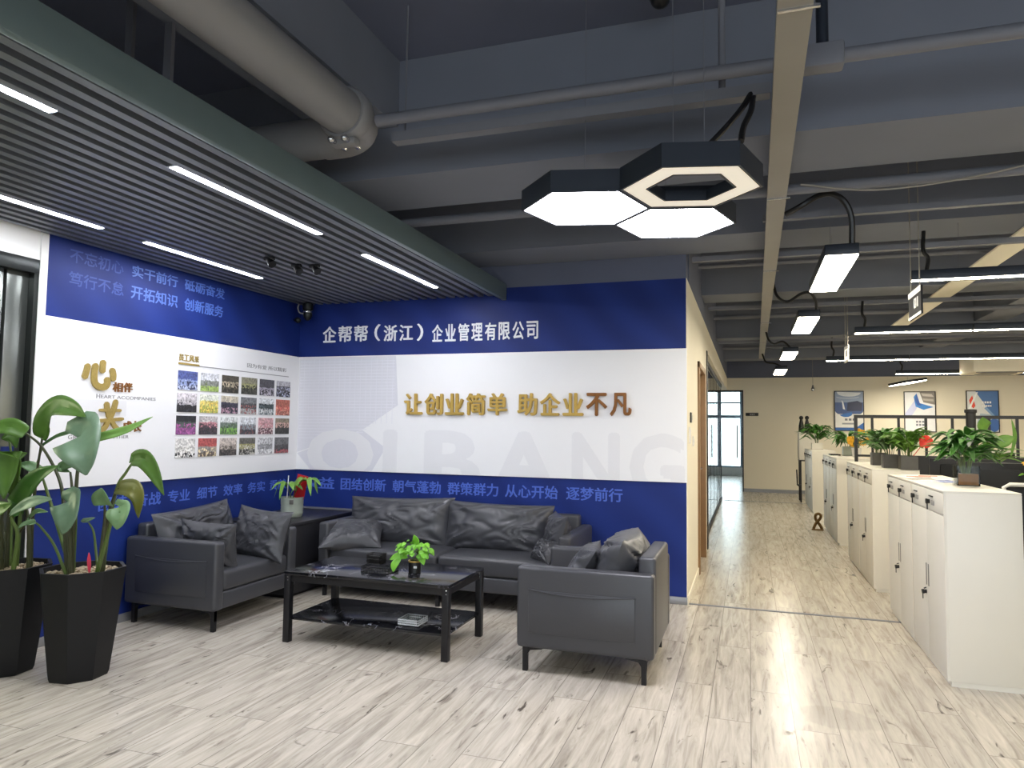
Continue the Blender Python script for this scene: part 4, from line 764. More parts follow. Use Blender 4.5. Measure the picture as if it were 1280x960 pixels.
# vase of pothos on the coffee table
t = thing('vase_plant', 'lime green trailing plant in a black vase on the coffee table', 'potted plant', (-2.10, 4.31, 0.46))
obj('vase', lathe(nb(), [(0.036, 0.0), (0.041, 0.004), (0.041, 0.078), (0.036, 0.08), (0.034, 0.07)], -2.10, 4.31, 28, 0.4605), MT['plastic_black'], t, world=True)
obj('rim', lathe(nb(), [(0.042, 0.072), (0.043, 0.076), (0.043, 0.082), (0.035, 0.083)], -2.10, 4.31, 28, 0.4605, False), MT['gold'], t, world=True)
obj('paper_label', box(nb(), -2.088, -2.066, 4.269, 4.2735, 0.498, 0.512), MT['letter_white'], t, world=True)
bm = nb(); random.seed(15)
for k in range(46):
    a = random.uniform(0, 2*PI); b = random.uniform(-0.25, 1.0); d = Vector((math.cos(a)*math.sqrt(1-b*b), math.sin(a)*math.sqrt(1-b*b), b)); q = random.uniform(0.45, 1.0)
    c = Vector((-2.10, 4.305, 0.605)) + Vector((d.x*0.10*q, d.y*0.09*q, d.z*0.105*q)); t2 = (d*Vector((1, 1, 0.2)) + Vector((random.uniform(-.5, .5), random.uniform(-.5, .5), -0.75))).normalized()
    L = random.uniform(0.034, 0.052); leaf(bm, [c, c+t2*L*0.5+d*0.006, c+t2*L], L*0.82, (d+Vector((0, -0.5, 0.3))).normalized(), 0.2, 0.03, 0.68, seed=k)
for p in (((-2.14, 4.29, 0.56), (-2.20, 4.27, 0.57), (-2.255, 4.25, 0.545)), ((-2.17, 4.25, 0.56), (-2.20, 4.22, 0.525), (-2.205, 4.21, 0.475)), ((-2.05, 4.27, 0.58), (-2.02, 4.25, 0.57), (-2.0, 4.24, 0.53)), ((-2.10, 4.30, 0.63), (-2.085, 4.29, 0.67), (-2.09, 4.27, 0.715))):
    leaf(bm, [Vector(q) for q in p], 0.05, Vector((0.2, -0.9, 0.4)), 0.2, 0.03, 0.55)
solid(obj('foliage', bm, MT['pothos'], t, world=True), 0.001)
obj('stems', stems(nb(), (-2.10, 4.31, 0.52), 9, 0.08, 0.12, 3, 0.0025), MT['stem'], t, world=True)
# corner cabinet with money plant
t = thing('corner_cabinet', 'low black corner cabinet between the left armchair and the long sofa', 'cabinet', (-3.9, 5.5, 0))
obj('body', box(nb(), -4.24, -3.585, 5.03, 6.02, 0.03, 0.585, 0.003), MT['black_wood'], t, world=True)
obj('top', box(nb(), -4.255, -3.565, 5.0, 6.03, 0.585, 0.615, 0.004), MT['black_wood'], t, world=True)
for x0, x1 in ((-4.235, -3.918), (-3.91, -3.59)):
    dd = obj('door', box(nb(), x0, x1, 5.014, 5.03, 0.04, 0.575, 0.003), MT['black_wood'], t, world=True)
    obj('handle', box(nb(), x0+0.03, x1-0.02, 5.008, 5.014, 0.552, 0.566), MT['chrome'], dd, world=True)
obj('plinth', box(nb(), -4.22, -3.62, 5.06, 6.0, 0.0, 0.03), MT['black_metal'], t, world=True)
obj('back_edge', box(nb(), -4.25, -3.57, 6.022, 6.032, 0.6155, 0.632), MT['strut_paint'], t, world=True)
t = thing('money_plant', 'small plant with a red card in a ribbed grey pot on the corner cabinet', 'potted plant', (-3.84, 5.40, 0.616))
bm = lathe(nb(), [(0.078, 0.0), (0.088, 0.008), (0.094, 0.03)] + [(0.094+0.003*(k % 2), 0.03+0.012*k) for k in range(1, 8)] + [(0.097, 0.16), (0.10, 0.175), (0.092, 0.175), (0.088, 0.15)], -3.84, 5.40, 30, 0.616)
obj('pot', bm, MT['pot_grey'], t, world=True)
obj('pot_emblem', box(nb(), -3.80, -3.765, 5.302, 5.312, 0.735, 0.775, 0.004, mtx=Matrix.Translation((-3.78, 5.31, 0.75)) @ Matrix.Rotation(math.radians(22), 4, 'Z') @ Matrix.Translation((3.78, -5.31, -0.75))), MT['pot_dark'], t, world=True)
obj('soil', lathe(nb(), [(0.001, 0.160), (0.089, 0.158)], -3.84, 5.40, 24, 0.616), MT['soil'], t, world=True)
bm = nb()
for c, k in (((-3.87, 5.36, 0.90), 7), ((-3.66, 5.34, 0.945), 6)):
    for i in range(k):
        a = 2*PI*i/k+0.3; L = 0.155 if k == 7 else 0.145
        if k == 6 and i in (1, 2): L = 0.17
        d = Vector((math.cos(a), math.sin(a)*0.8, 0)); c0 = Vector(c)
        leaf(bm, [c0, c0+d*L*0.5+Vector((0, 0, 0.012)), c0+d*L*0.95+Vector((0, 0, -0.045-0.08*(i % 2)))], 0.045, Vector((0, -0.4, 1)).normalized(), 0.2, 0.02, 0.5)
solid(obj('foliage', bm, MT['lily2'], t, world=True), 0.001)
bm = nb(); tube(bm, smooth([(-3.85, 5.40, 0.77), (-3.865, 5.385, 0.84), (-3.87, 5.36, 0.90)]), 0.005); tube(bm, smooth([(-3.84, 5.40, 0.77), (-3.76, 5.38, 0.90), (-3.70, 5.36, 0.94), (-3.66, 5.34, 0.945)]), 0.004); obj('stem', bm, MT['stem'], t, world=True)
obj('red_card', box(nb(), -0.055, 0.055, -0.002, 0.002, 0.0, 0.21, mtx=Matrix.Translation((-3.805, 5.44, 0.775)) @ Matrix.Rotation(0.2, 4, 'Y')), MT['red_paper'], t, world=True)
obj('white_stick', tube(nb(), [(-3.86, 5.35, 0.775), (-3.85, 5.35, 0.98)], 0.004), MT['letter_white'], t, world=True)
# switches, sticker
for lab, y, z0, z1, m in (('dark thermostat panel on the corridor wall, above the two white switches', 6.40, 1.49, 1.58, 'plastic_black'), ('white switch plate on the corridor wall nearest the blue wall corner', 6.27, 1.31, 1.45, 'plastic_white'), ('white switch plate on the corridor wall nearest the wooden door', 6.66, 1.28, 1.37, 'plastic_white')):
    t = thing('wall_switch', lab, 'switch', (XC, y, z0), 0, 'switches on the corridor wall')
    obj('plate', box(nb(), XC, XC+0.012, y-0.045, y+0.045, z0, z1, 0.003), MT[m], t, world=True)
    obj('button', box(nb(), XC+0.012, XC+0.016, y-0.025, y+0.025, z0+0.025, z1-0.025, 0.0015), MT['label_grey' if m == 'plastic_black' else 'plastic_white'], t, world=True)
t = thing('door_sticker', 'small blue square sticker on the steel door jamb at the left edge', 'sticker', (XL-0.05, 3.165, 1.23))
obj('sheet', box(nb(), XL-0.049, XL-0.047, 3.125, 3.205, 1.19, 1.27), MT['blue'], t, world=True)
obj('mark', box(nb(), XL-0.047, XL-0.0465, 3.14, 3.19, 1.217, 1.24), MT['letter_white'], t, world=True)
# ================================================================ OFFICE SIDE
CW = 0.86
def make_cabinet(label):
    t = thing('filing_cabinet', label, 'cabinet', (0, 0, 0), 0, 'white steel cabinets along the aisle')
    bm = box(nb(), 0.014, 0.385, 0.0, CW, 0.03, HC0-0.012, 0.002); box(bm, 0.0, 0.014, 0.0, 0.008, 0.03, HC0-0.012); box(bm, 0.0, 0.014, CW-0.008, CW, 0.03, HC0-0.012); box(bm, 0.02, 0.385, 0.004, CW-0.004, 0.0, 0.03)
    obj('body', bm, MT['cabinet'], t)
    obj('top_panel', box(nb(), 0.0, 0.385, 0.0, CW, HC0-0.012, HC0, 0.003), MT['cabinet'], t)
    for k in (0, 1):
        y0 = 0.010+k*(CW-0.02)/2; y1 = y0+(CW-0.02)/2-0.004
        d = obj('drawer', box(nb(), 0.001, 0.013, y0, y1, 0.955, 1.078, 0.002), MT['cab_front'], t)
        yc = y0+0.215
        obj('drawer_pull', box(nb(), -0.007, 0.001, yc+0.015, yc+0.10, 1.036, 1.044, 0.002), MT['plastic_black'], d)
        obj('label_holder', box(nb(), -0.003, 0.001, yc-0.01, yc+0.06, 0.988, 1.016, 0.001), MT['label_grey'], d)
        bm = nb(); tube(bm, [(0.001, yc+0.11, 1.005), (-0.012, yc+0.11, 1.005)], 0.014, 12); tube(bm, [(-0.012, yc+0.11, 1.005), (-0.02, yc+0.11, 1.005)], 0.016, 10)
        tube(bm, [(-0.012, yc+0.11, 0.995), (-0.012, yc+0.11, 0.955)], 0.004, 6); obj('lock_with_key', bm, MT['plastic_black'], d)
    for k in (0, 1):
        y0 = 0.010+k*(CW-0.02)/2; y1 = y0+(CW-0.02)/2-0.004
        d = obj('door', box(nb(), 0.001, 0.013, y0, y1, 0.045, 0.948, 0.002), MT['cab_front'], t)
        ye = (y1-0.034) if k == 0 else (y0+0.016)
        obj('handle', box(nb(), -0.002, 0.003, ye, ye+0.016, 0.475, 0.61, 0.002), MT['grey_slot'], d)
        if k == 1:
            bm = nb(); tube(bm, [(0.001, y0+0.035, 0.43), (-0.012, y0+0.035, 0.43)], 0.012, 12); tube(bm, [(-0.012, y0+0.035, 0.43), (-0.026, y0+0.035, 0.428)], 0.014, 10); tube(bm, [(-0.02, y0+0.035, 0.42), (-0.02, y0+0.035, 0.385)], 0.003, 6)
            tube(bm, [(0.0, y0+0.045, 0.452), (-0.015, y0+0.02, 0.452)], 0.004, 6); obj('lock_with_key', bm, MT['plastic_black'], d)
    return t
HC0 = 1.095
cl = ['near half of the closest white cabinet block, under the glass pot with the plant', 'far half of the closest white cabinet block, under the loose papers',
      'near half of the second white cabinet block from the front', 'far half of the second white cabinet block from the front',
      'near half of the third white cabinet block, in front of the brown ornament', 'far half of the third white cabinet block, beside the brown ornament',
      'near half of the farthest white cabinet block', 'far half of the farthest white cabinet block, next to the white box']
c0 = make_cabinet(cl[0]); k = 0
for (a, b) in ((4.67, 6.413), (7.16, 8.75), (9.887, 11.55), (13.55, 15.32)):
    for h in (0, 1):
        loc = (XF, a + h*(CW+0.003), 0)
        if k == 0: c0.location = loc
        else: dup(c0, loc, 0, cl[k])
        k += 1
def square_pot(name, t, x, y, s, h, m, glass=False):
    bm = nb(); z = HC0+0.001; th = 0.006
    box(bm, x-s, x+s, y-s, y+s, z, z+th)
    for q in ((x-s, x+s, y-s, y-s+th), (x-s, x+s, y+s-th, y+s), (x-s, x-s+th, y-s+th, y+s-th), (x+s-th, x+s, y-s+th, y+s-th)): box(bm, *q, z+th, z+h)
    return obj(name, bm, MT[m], t, world=True)
def desk_plant(label, x, y, potm, s, ph, n, r, h, ll, lw, seed, fm='lily', up=0.5, arch=0.5, z=None):
    t = thing('potted_plant', label, 'potted plant', (x, y, HC0), 0, 'plants on the white cabinets')
    square_pot('pot', t, x, y, s, ph, potm)
    sm = 'soil'
    obj('soil', box(nb(), x-s+0.007, x+s-0.007, y-s+0.007, y+s-0.007, HC0+0.008, HC0+ph*0.6 if potm == 'glass' else HC0+ph*0.85), MT['amber' if potm == 'glass' else 'soil'], t, world=True)
    solid(obj('foliage', bush(nb(), (x, y, HC0+ph*0.8), n, r, h, ll, lw, seed, up, arch), MT[fm], t, world=True), 0.001)
    obj('stems', stems(nb(), (x, y, HC0+ph*0.6), 12, r, h*0.9, seed), MT['stem'], t, world=True)
    return t
t = desk_plant('bushy dark green plant in a square glass pot of pebbles on the closest cabinet', 1.305, 5.205, 'glass', 0.062, 0.125, 90, 0.15, 0.27, 0.165, 0.052, 11, 'lily', 0.6, 0.7)
bm = nb()
for p in ((1.26, 5.10, 1.36), (1.285, 5.09, 1.355), (1.31, 5.10, 1.365), (1.30, 5.11, 1.34)): leaf(bm, [Vector(p), Vector(p)+Vector((0.0, -0.01, 0.02)), Vector(p)+Vector((0.005, -0.01, 0.045))], 0.022, Vector((0, -1, 0.2)), 0.3)
solid(obj('blossoms', bm, MT['white_petal'], t, world=True), 0.001)
t = desk_plant('bushy plant with one red flower in a dark square pot on the second cabinet block', 1.36, 7.22, 'pot_dark', 0.068, 0.12, 60, 0.14, 0.28, 0.18, 0.052, 23, 'lily2', 0.75, 0.5)
bm = nb()
for k in range(5):
    a = k*2*PI/5; leaf(bm, [Vector((1.475, 7.08, 1.35)), Vector((1.475+0.035*math.cos(a), 7.07, 1.35+0.035*math.sin(a))), Vector((1.475+0.06*math.cos(a), 7.075, 1.35+0.055*math.sin(a)))], 0.06, Vector((0.1, -1, 0.2)), 0.15)
tube(bm, [(1.40, 7.2, 1.22), (1.47, 7.09, 1.35)], 0.003, 5); solid(obj('flower', bm, MT['red'], t, world=True), 0.001)
desk_plant('dense plant in a square dark pot at the middle of the second cabinet block', 1.262, 7.50, 'pot_dark', 0.066, 0.125, 80, 0.18, 0.27, 0.18, 0.045, 37, 'lily', 0.75, 0.6)
desk_plant('dense plant in a dark pot at the far end of the second cabinet block', 1.25, 8.05, 'pot_dark', 0.066, 0.125, 70, 0.16, 0.26, 0.18, 0.045, 41, 'lily', 0.75, 0.5)
desk_plant('green plant in a small grey pot on the third cabinet block beside yellow flowers', 1.33, 11.05, 'pot_grey', 0.07, 0.13, 42, 0.16, 0.26, 0.24, 0.055, 53, 'lily', 0.5, 0.7)
t = desk_plant('leafy plant in a pale pot on the farthest cabinet block', 1.235, 14.75, 'cabinet', 0.095, 0.12, 80, 0.24, 0.38, 0.28, 0.055, 67, 'lily', 0.65, 0.6)
obj('saucer', box(nb(), 1.13, 1.34, 14.63, 14.84, HC0+0.0002, HC0+0.003), MT['brown_tray'], t, world=True)
t = thing('potted_flowers', 'yellow flowers in a white pot on the third cabinet block', 'potted plant', (1.385, 10.5, HC0))
obj('pot', lathe(nb(), [(0.045, 0), (0.05, 0.004), (0.065, 0.12), (0.058, 0.12), (0.05, 0.09)], 1.375, 10.55, 20, HC0+0.001), MT['plastic_white'], t, world=True)
bm = nb(); random.seed(4)
for k in range(16):
    c = Vector((1.375+random.uniform(-0.14, 0.20), 10.55+random.uniform(-0.05, 0.05), HC0+0.16+random.uniform(0, 0.20)))
    for i in range(5):
        a = i*2*PI/5+k; leaf(bm, [c, c+Vector((0.022*math.cos(a), -0.012, 0.022*math.sin(a))), c+Vector((0.042*math.cos(a), -0.006, 0.042*math.sin(a)))], 0.038, Vector((0, -1, 0.3)), 0.1)
solid(obj('blossoms', bm, MT['yellow'], t, world=True), 0.001)
obj('stems', stems(nb(), (1.375, 10.55, HC0+0.08), 8, 0.2, 0.25, 4, 0.004), MT['stem'], t, world=True)
tag(obj('flat_tray', box(nb(), 1.10, 1.23, 11.0, 11.30, HC0+0.0005, HC0+0.018, 0.004), MT['plastic_black']), 'flat dark tray on the third cabinet block beside the grey pot', 'tray')
# papers
def paper(label, x, y, rz, w, h, z, ink, m='paper'):
    t = thing('brochure', label, 'paper', (x, y, z), rz, 'papers on the closest cabinet')
    obj('sheet', box(nb(), -w/2, w/2, -h/2, h/2, 0, 0.003), MT[m], t)
    bm = nb(); box(bm, -w*0.44, w*0.25, -h*0.45, -h*0.02, 0.003, 0.0034); box(bm, -w*0.1, w*0.44, h*0.08, h*0.42, 0.003, 0.0034); obj('printed_picture', bm, MT[ink], t)
paper('white brochure with a blue picture lying nearest the glass pot', 1.27, 5.55, 0.35, 0.22, 0.30, HC0+0.0005, 'paper_blue')
paper('white brochure with a pale orange picture, farther from the glass pot', 1.24, 6.10, -0.2, 0.23, 0.31, HC0+0.0005, 'paper_orange')
paper('blank white sheet under the edge of the blue picture brochure', 1.17, 5.78, 0.1, 0.21, 0.29, HC0+0.0045, 'label_grey')
# brown ornament on the floor
t = thing('ornament', 'small twisted brown ornament standing on the aisle floor by the third cabinet block', 'ornament', (0.93, 11.3, 0))
obj('loop', tube(nb(), smooth([(0.885, 11.3, 0.018), (0.92, 11.3, 0.10), (0.975, 11.29, 0.17), (0.985, 11.29, 0.215), (0.955, 11.3, 0.238), (0.915, 11.3, 0.215), (0.92, 11.31, 0.15), (0.97, 11.31, 0.08), (1.0, 11.31, 0.02)], 5), 0.020, 10), MT['brass'], t, world=True)
obj('foot', box(nb(), 0.86, 1.02, 11.27, 11.34, 0, 0.018, 0.006), MT['brass'], t, world=True)
# white box on a black stand, two black bottles on top
t = thing('box_stand', 'black folding stand under the white box by the far wall', 'stand', (1.15, 15.9, 0))
for x in (0.985, 1.31):
    for y in (15.62, 16.05): obj('leg', box(nb(), x, x+0.03, y, y+0.03, 0, 0.83, 0.003), MT['black_metal'], t, world=True)
bm = box(nb(), 0.98, 1.345, 15.61, 16.085, 0.83, 0.85); obj('platform', bm, MT['black_metal'], t, world=True)
bm = nb(); tube(bm, [(1.0, 15.60, 0.35), (0.93, 15.58, 0.36), (0.92, 15.58, 0.66)], 0.014); tube(bm, [(0.92, 15.58, 0.36), (1.0, 15.60, 0.30)], 0.012); obj('brace', bm, MT['black_metal'], t, world=True)
t = thing('white_box', 'plain white metal box standing on the black stand by the far wall', 'box', (1.15, 15.88, 0.851))
obj('shell', box(nb(), 0.975, 1.345, 15.63, 16.07, 0.851, 1.42, 0.008), MT['cabinet'], t, world=True)
obj('front_panel', box(nb(), 0.969, 0.975, 15.66, 16.04, 0.90, 1.38, 0.002), MT['cab_front'], t, world=True)
for lab, x in (('left one of two tall black bottle shapes on the white box', 1.035), ('right one of two tall black bottle shapes on the white box', 1.145)):
    t = thing('bottle', lab, 'bottle', (x, 15.85, 1.421), 0, 'black pair on the white box')
    obj('body', lathe(nb(), [(0.05, 0), (0.055, 0.02), (0.05, 0.14), (0.032, 0.22), (0.022, 0.27)], x, 15.85, 18, 1.4205), MT['plastic_black'], t, world=True)
    bm = nb(); sphere(bm, (x, 15.85, 1.715), 0.042); obj('knob', bm, MT['plastic_black'], t, world=True)
# posters on the far wall
def poster(label, x0, x1, z0, z1, build):
    t = thing('wall_poster', label, 'poster', ((x0+x1)/2, YF, (z0+z1)/2), 0, 'framed posters on the far wall')
    y = YF; f = 0.018
    bm = nb(); box(bm, x0, x1, y-0.03, y, z0, z0+f); box(bm, x0, x1, y-0.03, y, z1-f, z1); box(bm, x0, x0+f, y-0.03, y, z0+f, z1-f); box(bm, x1-f, x1, y-0.03, y, z0+f, z1-f)
    obj('frame', bm, MT['plastic_black'], t, world=True)
    s = obj('sheet', box(nb(), x0+f, x1-f, y-0.02, y, z0+f, z1-f), MT['paper'], t, world=True)
    W, H = x1-x0, z1-z0
    n = 0
    for m, poly in build:
        n += 1; P = [(x0+f+(W-2*f)*a, z0+f+(H-2*f)*b) for a, b in poly]
        obj('printed_shape', prism(nb(), P, 'y', y-0.0205-0.0006*n, y-0.0199-0.0006*n), m, s, world=True)
pb = lambda h: MT.setdefault('print_'+h, mat('print_'+h, '#'+h, 0.35, var=0.08, scale=10))
arc = lambda cx, cy, rx, ry, a0, a1, n=12: [(cx+rx*math.cos(math.radians(a0+(a1-a0)*k/n)), cy+ry*math.sin(math.radians(a0+(a1-a0)*k/n))) for k in range(n+1)]
bars = lambda x0, x1, z, h, n, gap: [(x0+(x1-x0)*i/n, x0+(x1-x0)*(i+1-gap)/n, z, z+h) for i in range(n)]
def rect(a, b, c, d): return [(a, c), (b, c), (b, d), (a, d)]
p1 = [(pb('3a5590'), rect(0, 1, 0.42, 1)), (pb('8fa0c0'), rect(0, 1, 0.72, 1)), (pb('dfe5ee'), [(0.06, 1)] + arc(0.5, 0.97, 0.42, 0.10, 180, 360)), (pb('c9d3e2'), arc(0.45, 0.86, 0.40, 0.04, 180, 360) + arc(0.45, 0.875, 0.40, 0.04, 360, 180)), (pb('e8ecf4'), [(0.28, 0.55), (0.36, 0.53), (0.30, 0.72), (0.24, 0.78)]),
      (pb('20284e'), [(0.42, 0.50), (0.95, 0.50), (0.97, 0.70), (0.80, 0.76), (0.45, 0.72)]), (pb('f0f0ee'), [(0, 0), (1, 0), (1, 0.36)] + arc(0.5, 0.50, 0.5, 0.13, 0, -180)), (pb('2f6fc0'), [(0.16, 0.40)] + arc(0.38, 0.44, 0.24, 0.10, 190, 340) + [(0.60, 0.47)]),
      (pb('1f5fb0'), [(0, 0), (1, 0), (1, 0.2), (0.74, 0.07), (0, 0.07)])] + [(pb('6f7480'), rect(*q)) for q in bars(0.34, 0.76, 0.25, 0.055, 3, 0.3)] + [(pb('9a9ea6'), rect(0.24, 0.78, 0.15, 0.19))]
poster('framed poster with a silver and blue photo, leftmost of the three posters', 1.861, 2.478, 1.457, 2.371, p1)
p2 = [(pb('eceef4'), rect(0, 1, 0, 1)), (pb('c9cff0'), [(0, 0.35), (0, 0.45), (0.32, 0.78), (0.42, 0.62), (0.25, 0.42)]), (pb('8a8480'), [(0.5, 1), (1, 1), (1, 0.68), (0.62, 0.74)]), (pb('c8c2bc'), [(0.55, 0.97), (0.9, 0.95), (0.97, 0.88), (0.6, 0.9)]), (pb('b5afa9'), [(0.6, 0.84), (0.95, 0.82), (0.97, 0.76), (0.62, 0.79)]),
      (pb('2f7fd0'), [(0.30, 0.88), (0.40, 0.97), (0.50, 0.72), (0.95, 0.62), (0.62, 0.55), (0.36, 0.63)]), (pb('1c56b0'), [(0.40, 0.97), (0.50, 0.72), (0.56, 0.66), (0.42, 0.66), (0.33, 0.80)])] + [(pb('7d8290'), rect(*q)) for q in bars(0.36, 0.76, 0.22, 0.05, 4, 0.3) + bars(0.36, 0.76, 0.14, 0.05, 4, 0.3)]
poster('framed white poster with a folded blue ribbon shape, middle one on the far wall', 3.28, 3.905, 1.452, 2.352, p2)
p3 = [(pb('dfe3e6'), rect(0, 1, 0, 1)), (pb('3f6fb0'), [(0.28, 1), (1, 1), (1, 0.30), (0.62, 0.62)]), (pb('7aa0cc'), [(0.62, 0.62), (1, 0.30), (1, 0.22), (0.55, 0.58)]), (pb('a9bccd'), [(0.3, 0.2), (0.9, 0.2), (0.75, 0.42), (0.42, 0.45)]), (pb('e8401f'), [(0.07, 0.78), (0.17, 0.90), (0.27, 0.64), (0.20, 0.57), (0.10, 0.66)]),
      (pb('f4f5f7'), [(0.03, 0.56), (0.30, 0.98), (0.36, 0.98), (0.10, 0.56)]), (pb('3a68b4'), arc(0.86, 0.16, 0.18, 0.16, 0, 360, 20)), (pb('e9edf2'), rect(0.1, 0.6, 0.06, 0.12))] + [(pb('f2f4f8'), rect(*q)) for q in bars(0.48, 0.80, 0.70, 0.05, 4, 0.3) + bars(0.48, 0.80, 0.62, 0.035, 5, 0.3)]
poster('framed blue poster with a red flag, rightmost of the three posters', 4.483, 5.097, 1.462, 2.366, p3)
t = thing('door_plate', 'small black name plate on the far wall beside the glass door opening', 'sign', (0.08, YF, 1.82))
obj('plate', box(nb(), -0.065, 0.221, YF-0.012, YF, 1.787, 1.861, 0.002), MT['plastic_black'], t, world=True)
bm = nb()
for k in range(3): box(bm, 0.03+k*0.04, 0.055+k*0.04, YF-0.0135, YF-0.012, 1.808, 1.838)
obj('lettering', bm, MT['label_grey'], t, world=True)
# desk screen frame
t = thing('desk_screen', 'tall black metal railing screen over the desks behind the cabinets', 'screen', (2.5, 9.3, 0))
obj('top_rail', box(nb(), 1.19, 7.0, 9.28, 9.32, 1.595, 1.632), MT['black_frame'], t, world=True)
obj('bottom_rail', box(nb(), 1.225, 7.0, 9.285, 9.315, 1.14, 1.165), MT['black_frame'], t, world=True)
obj('screen_panel', box(nb(), 1.60, 7.0, 9.29, 9.31, 0.70, 1.14), MT['black_frame'], t, world=True)
obj('end_post', box(nb(), 1.19, 1.225, 9.28, 9.32, 0, 1.595), MT['black_frame'], t, world=True)
for x in (2.395, 4.8): obj('thick_post', lathe(nb(), [(0.05, 0), (0.05, 1.66), (0.062, 1.665), (0.062, 1.70), (0.03, 1.705)], x, 9.30, 16), MT['black_frame'], t, world=True)
for x in (1.384, 1.662, 1.943, 2.21, 2.572, 2.842, 3.12, 3.4, 3.68): obj('upright', box(nb(), x-0.013, x+0.013, 9.288, 9.312, 1.165, 1.595), MT['black_frame'], t, world=True)
def desk(label, x0, x1, y0, y1):
    t = thing('office_desk', label, 'desk', ((x0+x1)/2, (y0+y1)/2, 0), 0, 'desks behind the cabinets')
    obj('desktop', box(nb(), x0, x1, y0, y1, 0.725, 0.75, 0.003), MT['desk'], t, world=True)
    for x in (x0+0.03, x1-0.07):
        for y in (y0+0.03, y1-0.07): obj('leg', box(nb(), x, x+0.04, y, y+0.04, 0, 0.725), MT['black_metal'], t, world=True)
desk('white desk behind the closest cabinet block, carrying the nearest monitors', 1.50, 3.3, 6.15, 6.85)
desk('white desk behind the second cabinet block, carrying the tall yellow green plant', 1.50, 3.3, 6.95, 7.65)
desk('white desk behind the black railing screen', 1.45, 4.4, 9.40, 10.1)
def monitor(label, x, y, z, rz, w=0.5):
    t = thing('monitor', label, 'monitor', (x, y, z), rz, 'monitors behind the cabinets')
    obj('screen', box(nb(), -w/2, w/2, -0.015, 0.015, 0.13, 0.45, 0.006), MT['plastic_black'], t)
    obj('back_shell', box(nb(), -w*0.35, w*0.35, -0.04, -0.015, 0.18, 0.40, 0.012), MT['fabric'], t)
    obj('stand', box(nb(), -0.03, 0.03, -0.025, 0.0, 0.01, 0.20, 0.004), MT['plastic_black'], t)
    obj('foot', box(nb(), -0.11, 0.11, -0.08, 0.08, 0.0, 0.012, 0.004), MT['plastic_black'], t)
monitor('black monitor back seen right of the glass pot plant', 1.80, 6.45, 0.7505, 0.10, 0.50)
monitor('second black monitor, partly hidden behind the leaves', 1.82, 7.30, 0.7505, -0.1, 0.54)
def chair(label, x, y, rz, top):
    t = thing('office_chair', label, 'chair', (x, y, 0), rz, 'office chairs behind the cabinets')
    bm = nb(); n = 10
    obj('backrest', box(nb(), -0.20, 0.20, -0.255, -0.23, 0.58, top-0.02, 0.012, 3), MT['fabric'], t)
    bm = nb(); tube(bm, [(-0.215, -0.245, 0.55), (-0.222, -0.255, 0.8), (-0.205, -0.245, top-0.02), (-0.17, -0.243, top), (0.17, -0.243, top), (0.205, -0.245, top-0.02), (0.222, -0.255, 0.8), (0.215, -0.245, 0.55)], 0.014, 8); obj('back_frame', bm, MT['plastic_white'], t)
    obj('seat', box(nb(), -0.23, 0.23, -0.22, 0.24, 0.44, 0.50, 0.025, 3), MT['fabric'], t)
    obj('back_support', box(nb(), -0.03, 0.03, -0.27, -0.2, 0.42, 0.62, 0.006), MT['plastic_black'], t)
    obj('gas_lift', tube(nb(), [(0, 0, 0.07), (0, 0, 0.44)], 0.025, 12), MT['chrome'], t)
    for k in range(5):
        a = 2*PI*k/5; l = obj('leg', tube(nb(), [(0, 0, 0.10), (0.28*math.cos(a), 0.28*math.sin(a), 0.065)], [0.025, 0.015], 8), MT['plastic_black'], t)
        bm = nb(); sphere(bm, (0.28*math.cos(a), 0.28*math.sin(a), 0.028), 0.028, u=10, v=8); obj('caster', bm, MT['plastic_black'], l)
chair('black chair with a white rimmed back at the right photo edge behind the closest cabinet', 1.86, 5.95, 0.0, 1.08)
chair('dark chair beyond the railing screen near the right photo edge', 3.05, 10.5, PI, 1.20)
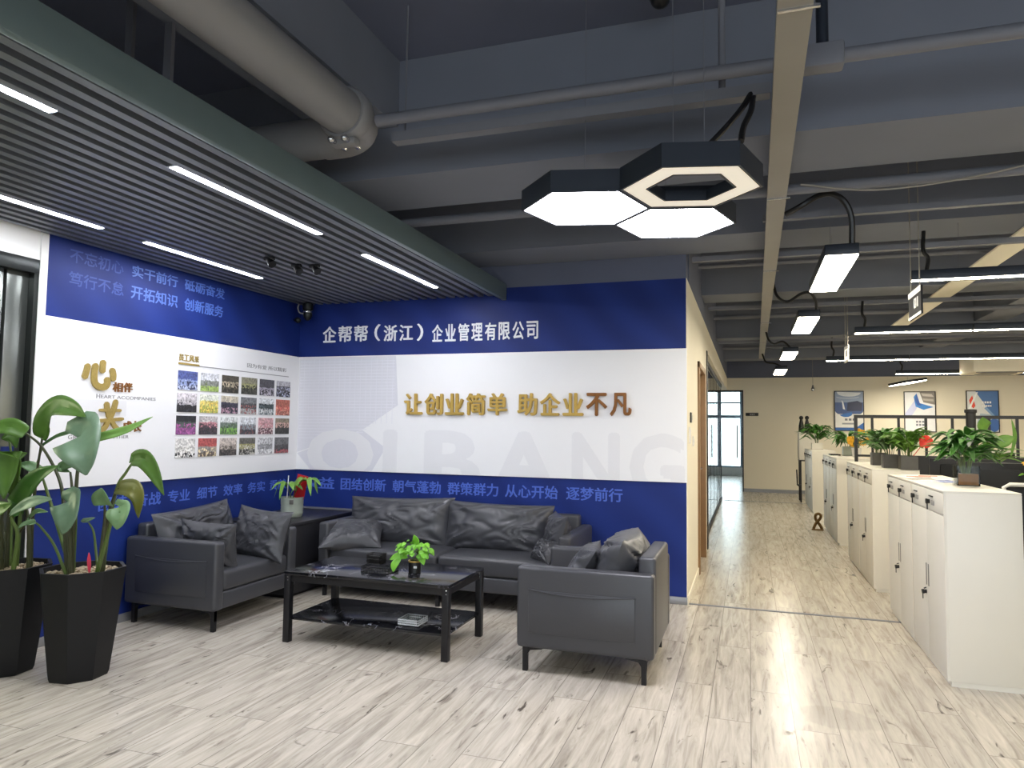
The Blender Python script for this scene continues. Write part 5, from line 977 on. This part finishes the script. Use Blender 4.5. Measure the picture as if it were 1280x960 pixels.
def tall_plant(label, x, y, z, n, r, h, ll, lw, seed, m, flower=None):
    t = thing('potted_plant', label, 'potted plant', (x, y, z), 0, 'plants on the desks')
    obj('pot', lathe(nb(), [(0.07, 0), (0.075, 0.005), (0.095, 0.16), (0.087, 0.16), (0.08, 0.13)], x, y, 20, z+0.0005), MT['pot_dark'], t, world=True)
    bm = bush(nb(), (x, y, z+0.14), n, r, h, ll, lw, seed, 0.7, 0.4)
    solid(obj('foliage', bm, MT[m], t, world=True), 0.001)
    obj('stems', stems(nb(), (x, y, z+0.1), 12, r*1.3, h, seed, 0.004), MT['stem'], t, world=True)
    return t
t = tall_plant('yellow green leafy plant with one large round leaf before the right poster', 2.02, 7.30+0.17, 0.7505, 34, 0.26, 0.50, 0.24, 0.055, 91, 'lily2')
bm = nb()
for p, wd in ((((2.0, 7.47, 1.25), (2.02, 7.42, 1.40), (2.03, 7.4, 1.47)), None), (((2.02, 7.41, 1.45), (2.0, 7.38, 1.50), (1.99, 7.37, 1.575)), 0.13), (((2.04, 7.36, 1.31), (2.13, 7.34, 1.36), (2.22, 7.33, 1.40)), 0.11), (((2.2, 7.4, 1.2), (2.24, 7.4, 1.4), (2.22, 7.4, 1.56)), 0.035)):
    if wd: leaf(bm, [Vector(q) for q in p], wd, Vector((0.2, -1, 0.3)), 0.15, 0.03, 0.5)
    else: tube(bm, smooth(p, 4), 0.005, 6)
solid(obj('large_leaf', bm, MT['lily2'], t, world=True), 0.001)
t = tall_plant('plant with yellow flowers at the right photo edge beside the white rimmed chair', 2.12, 6.55, 0.7505, 18, 0.14, 0.34, 0.2, 0.04, 97, 'lily2')
bm = nb()
for c in ((2.06, 6.47, 1.20), (2.12, 6.46, 1.17), (2.15, 6.47, 1.26)):
    for i in range(6):
        a = i*PI/3; c0 = Vector(c); leaf(bm, [c0, c0+Vector((0.035*math.cos(a), -0.02, 0.035*math.sin(a))), c0+Vector((0.065*math.cos(a), 0.0, 0.06*math.sin(a)))], 0.035, Vector((0, -1, 0.3)), 0.2)
solid(obj('flowers', bm, MT['yellow'], t, world=True), 0.001)
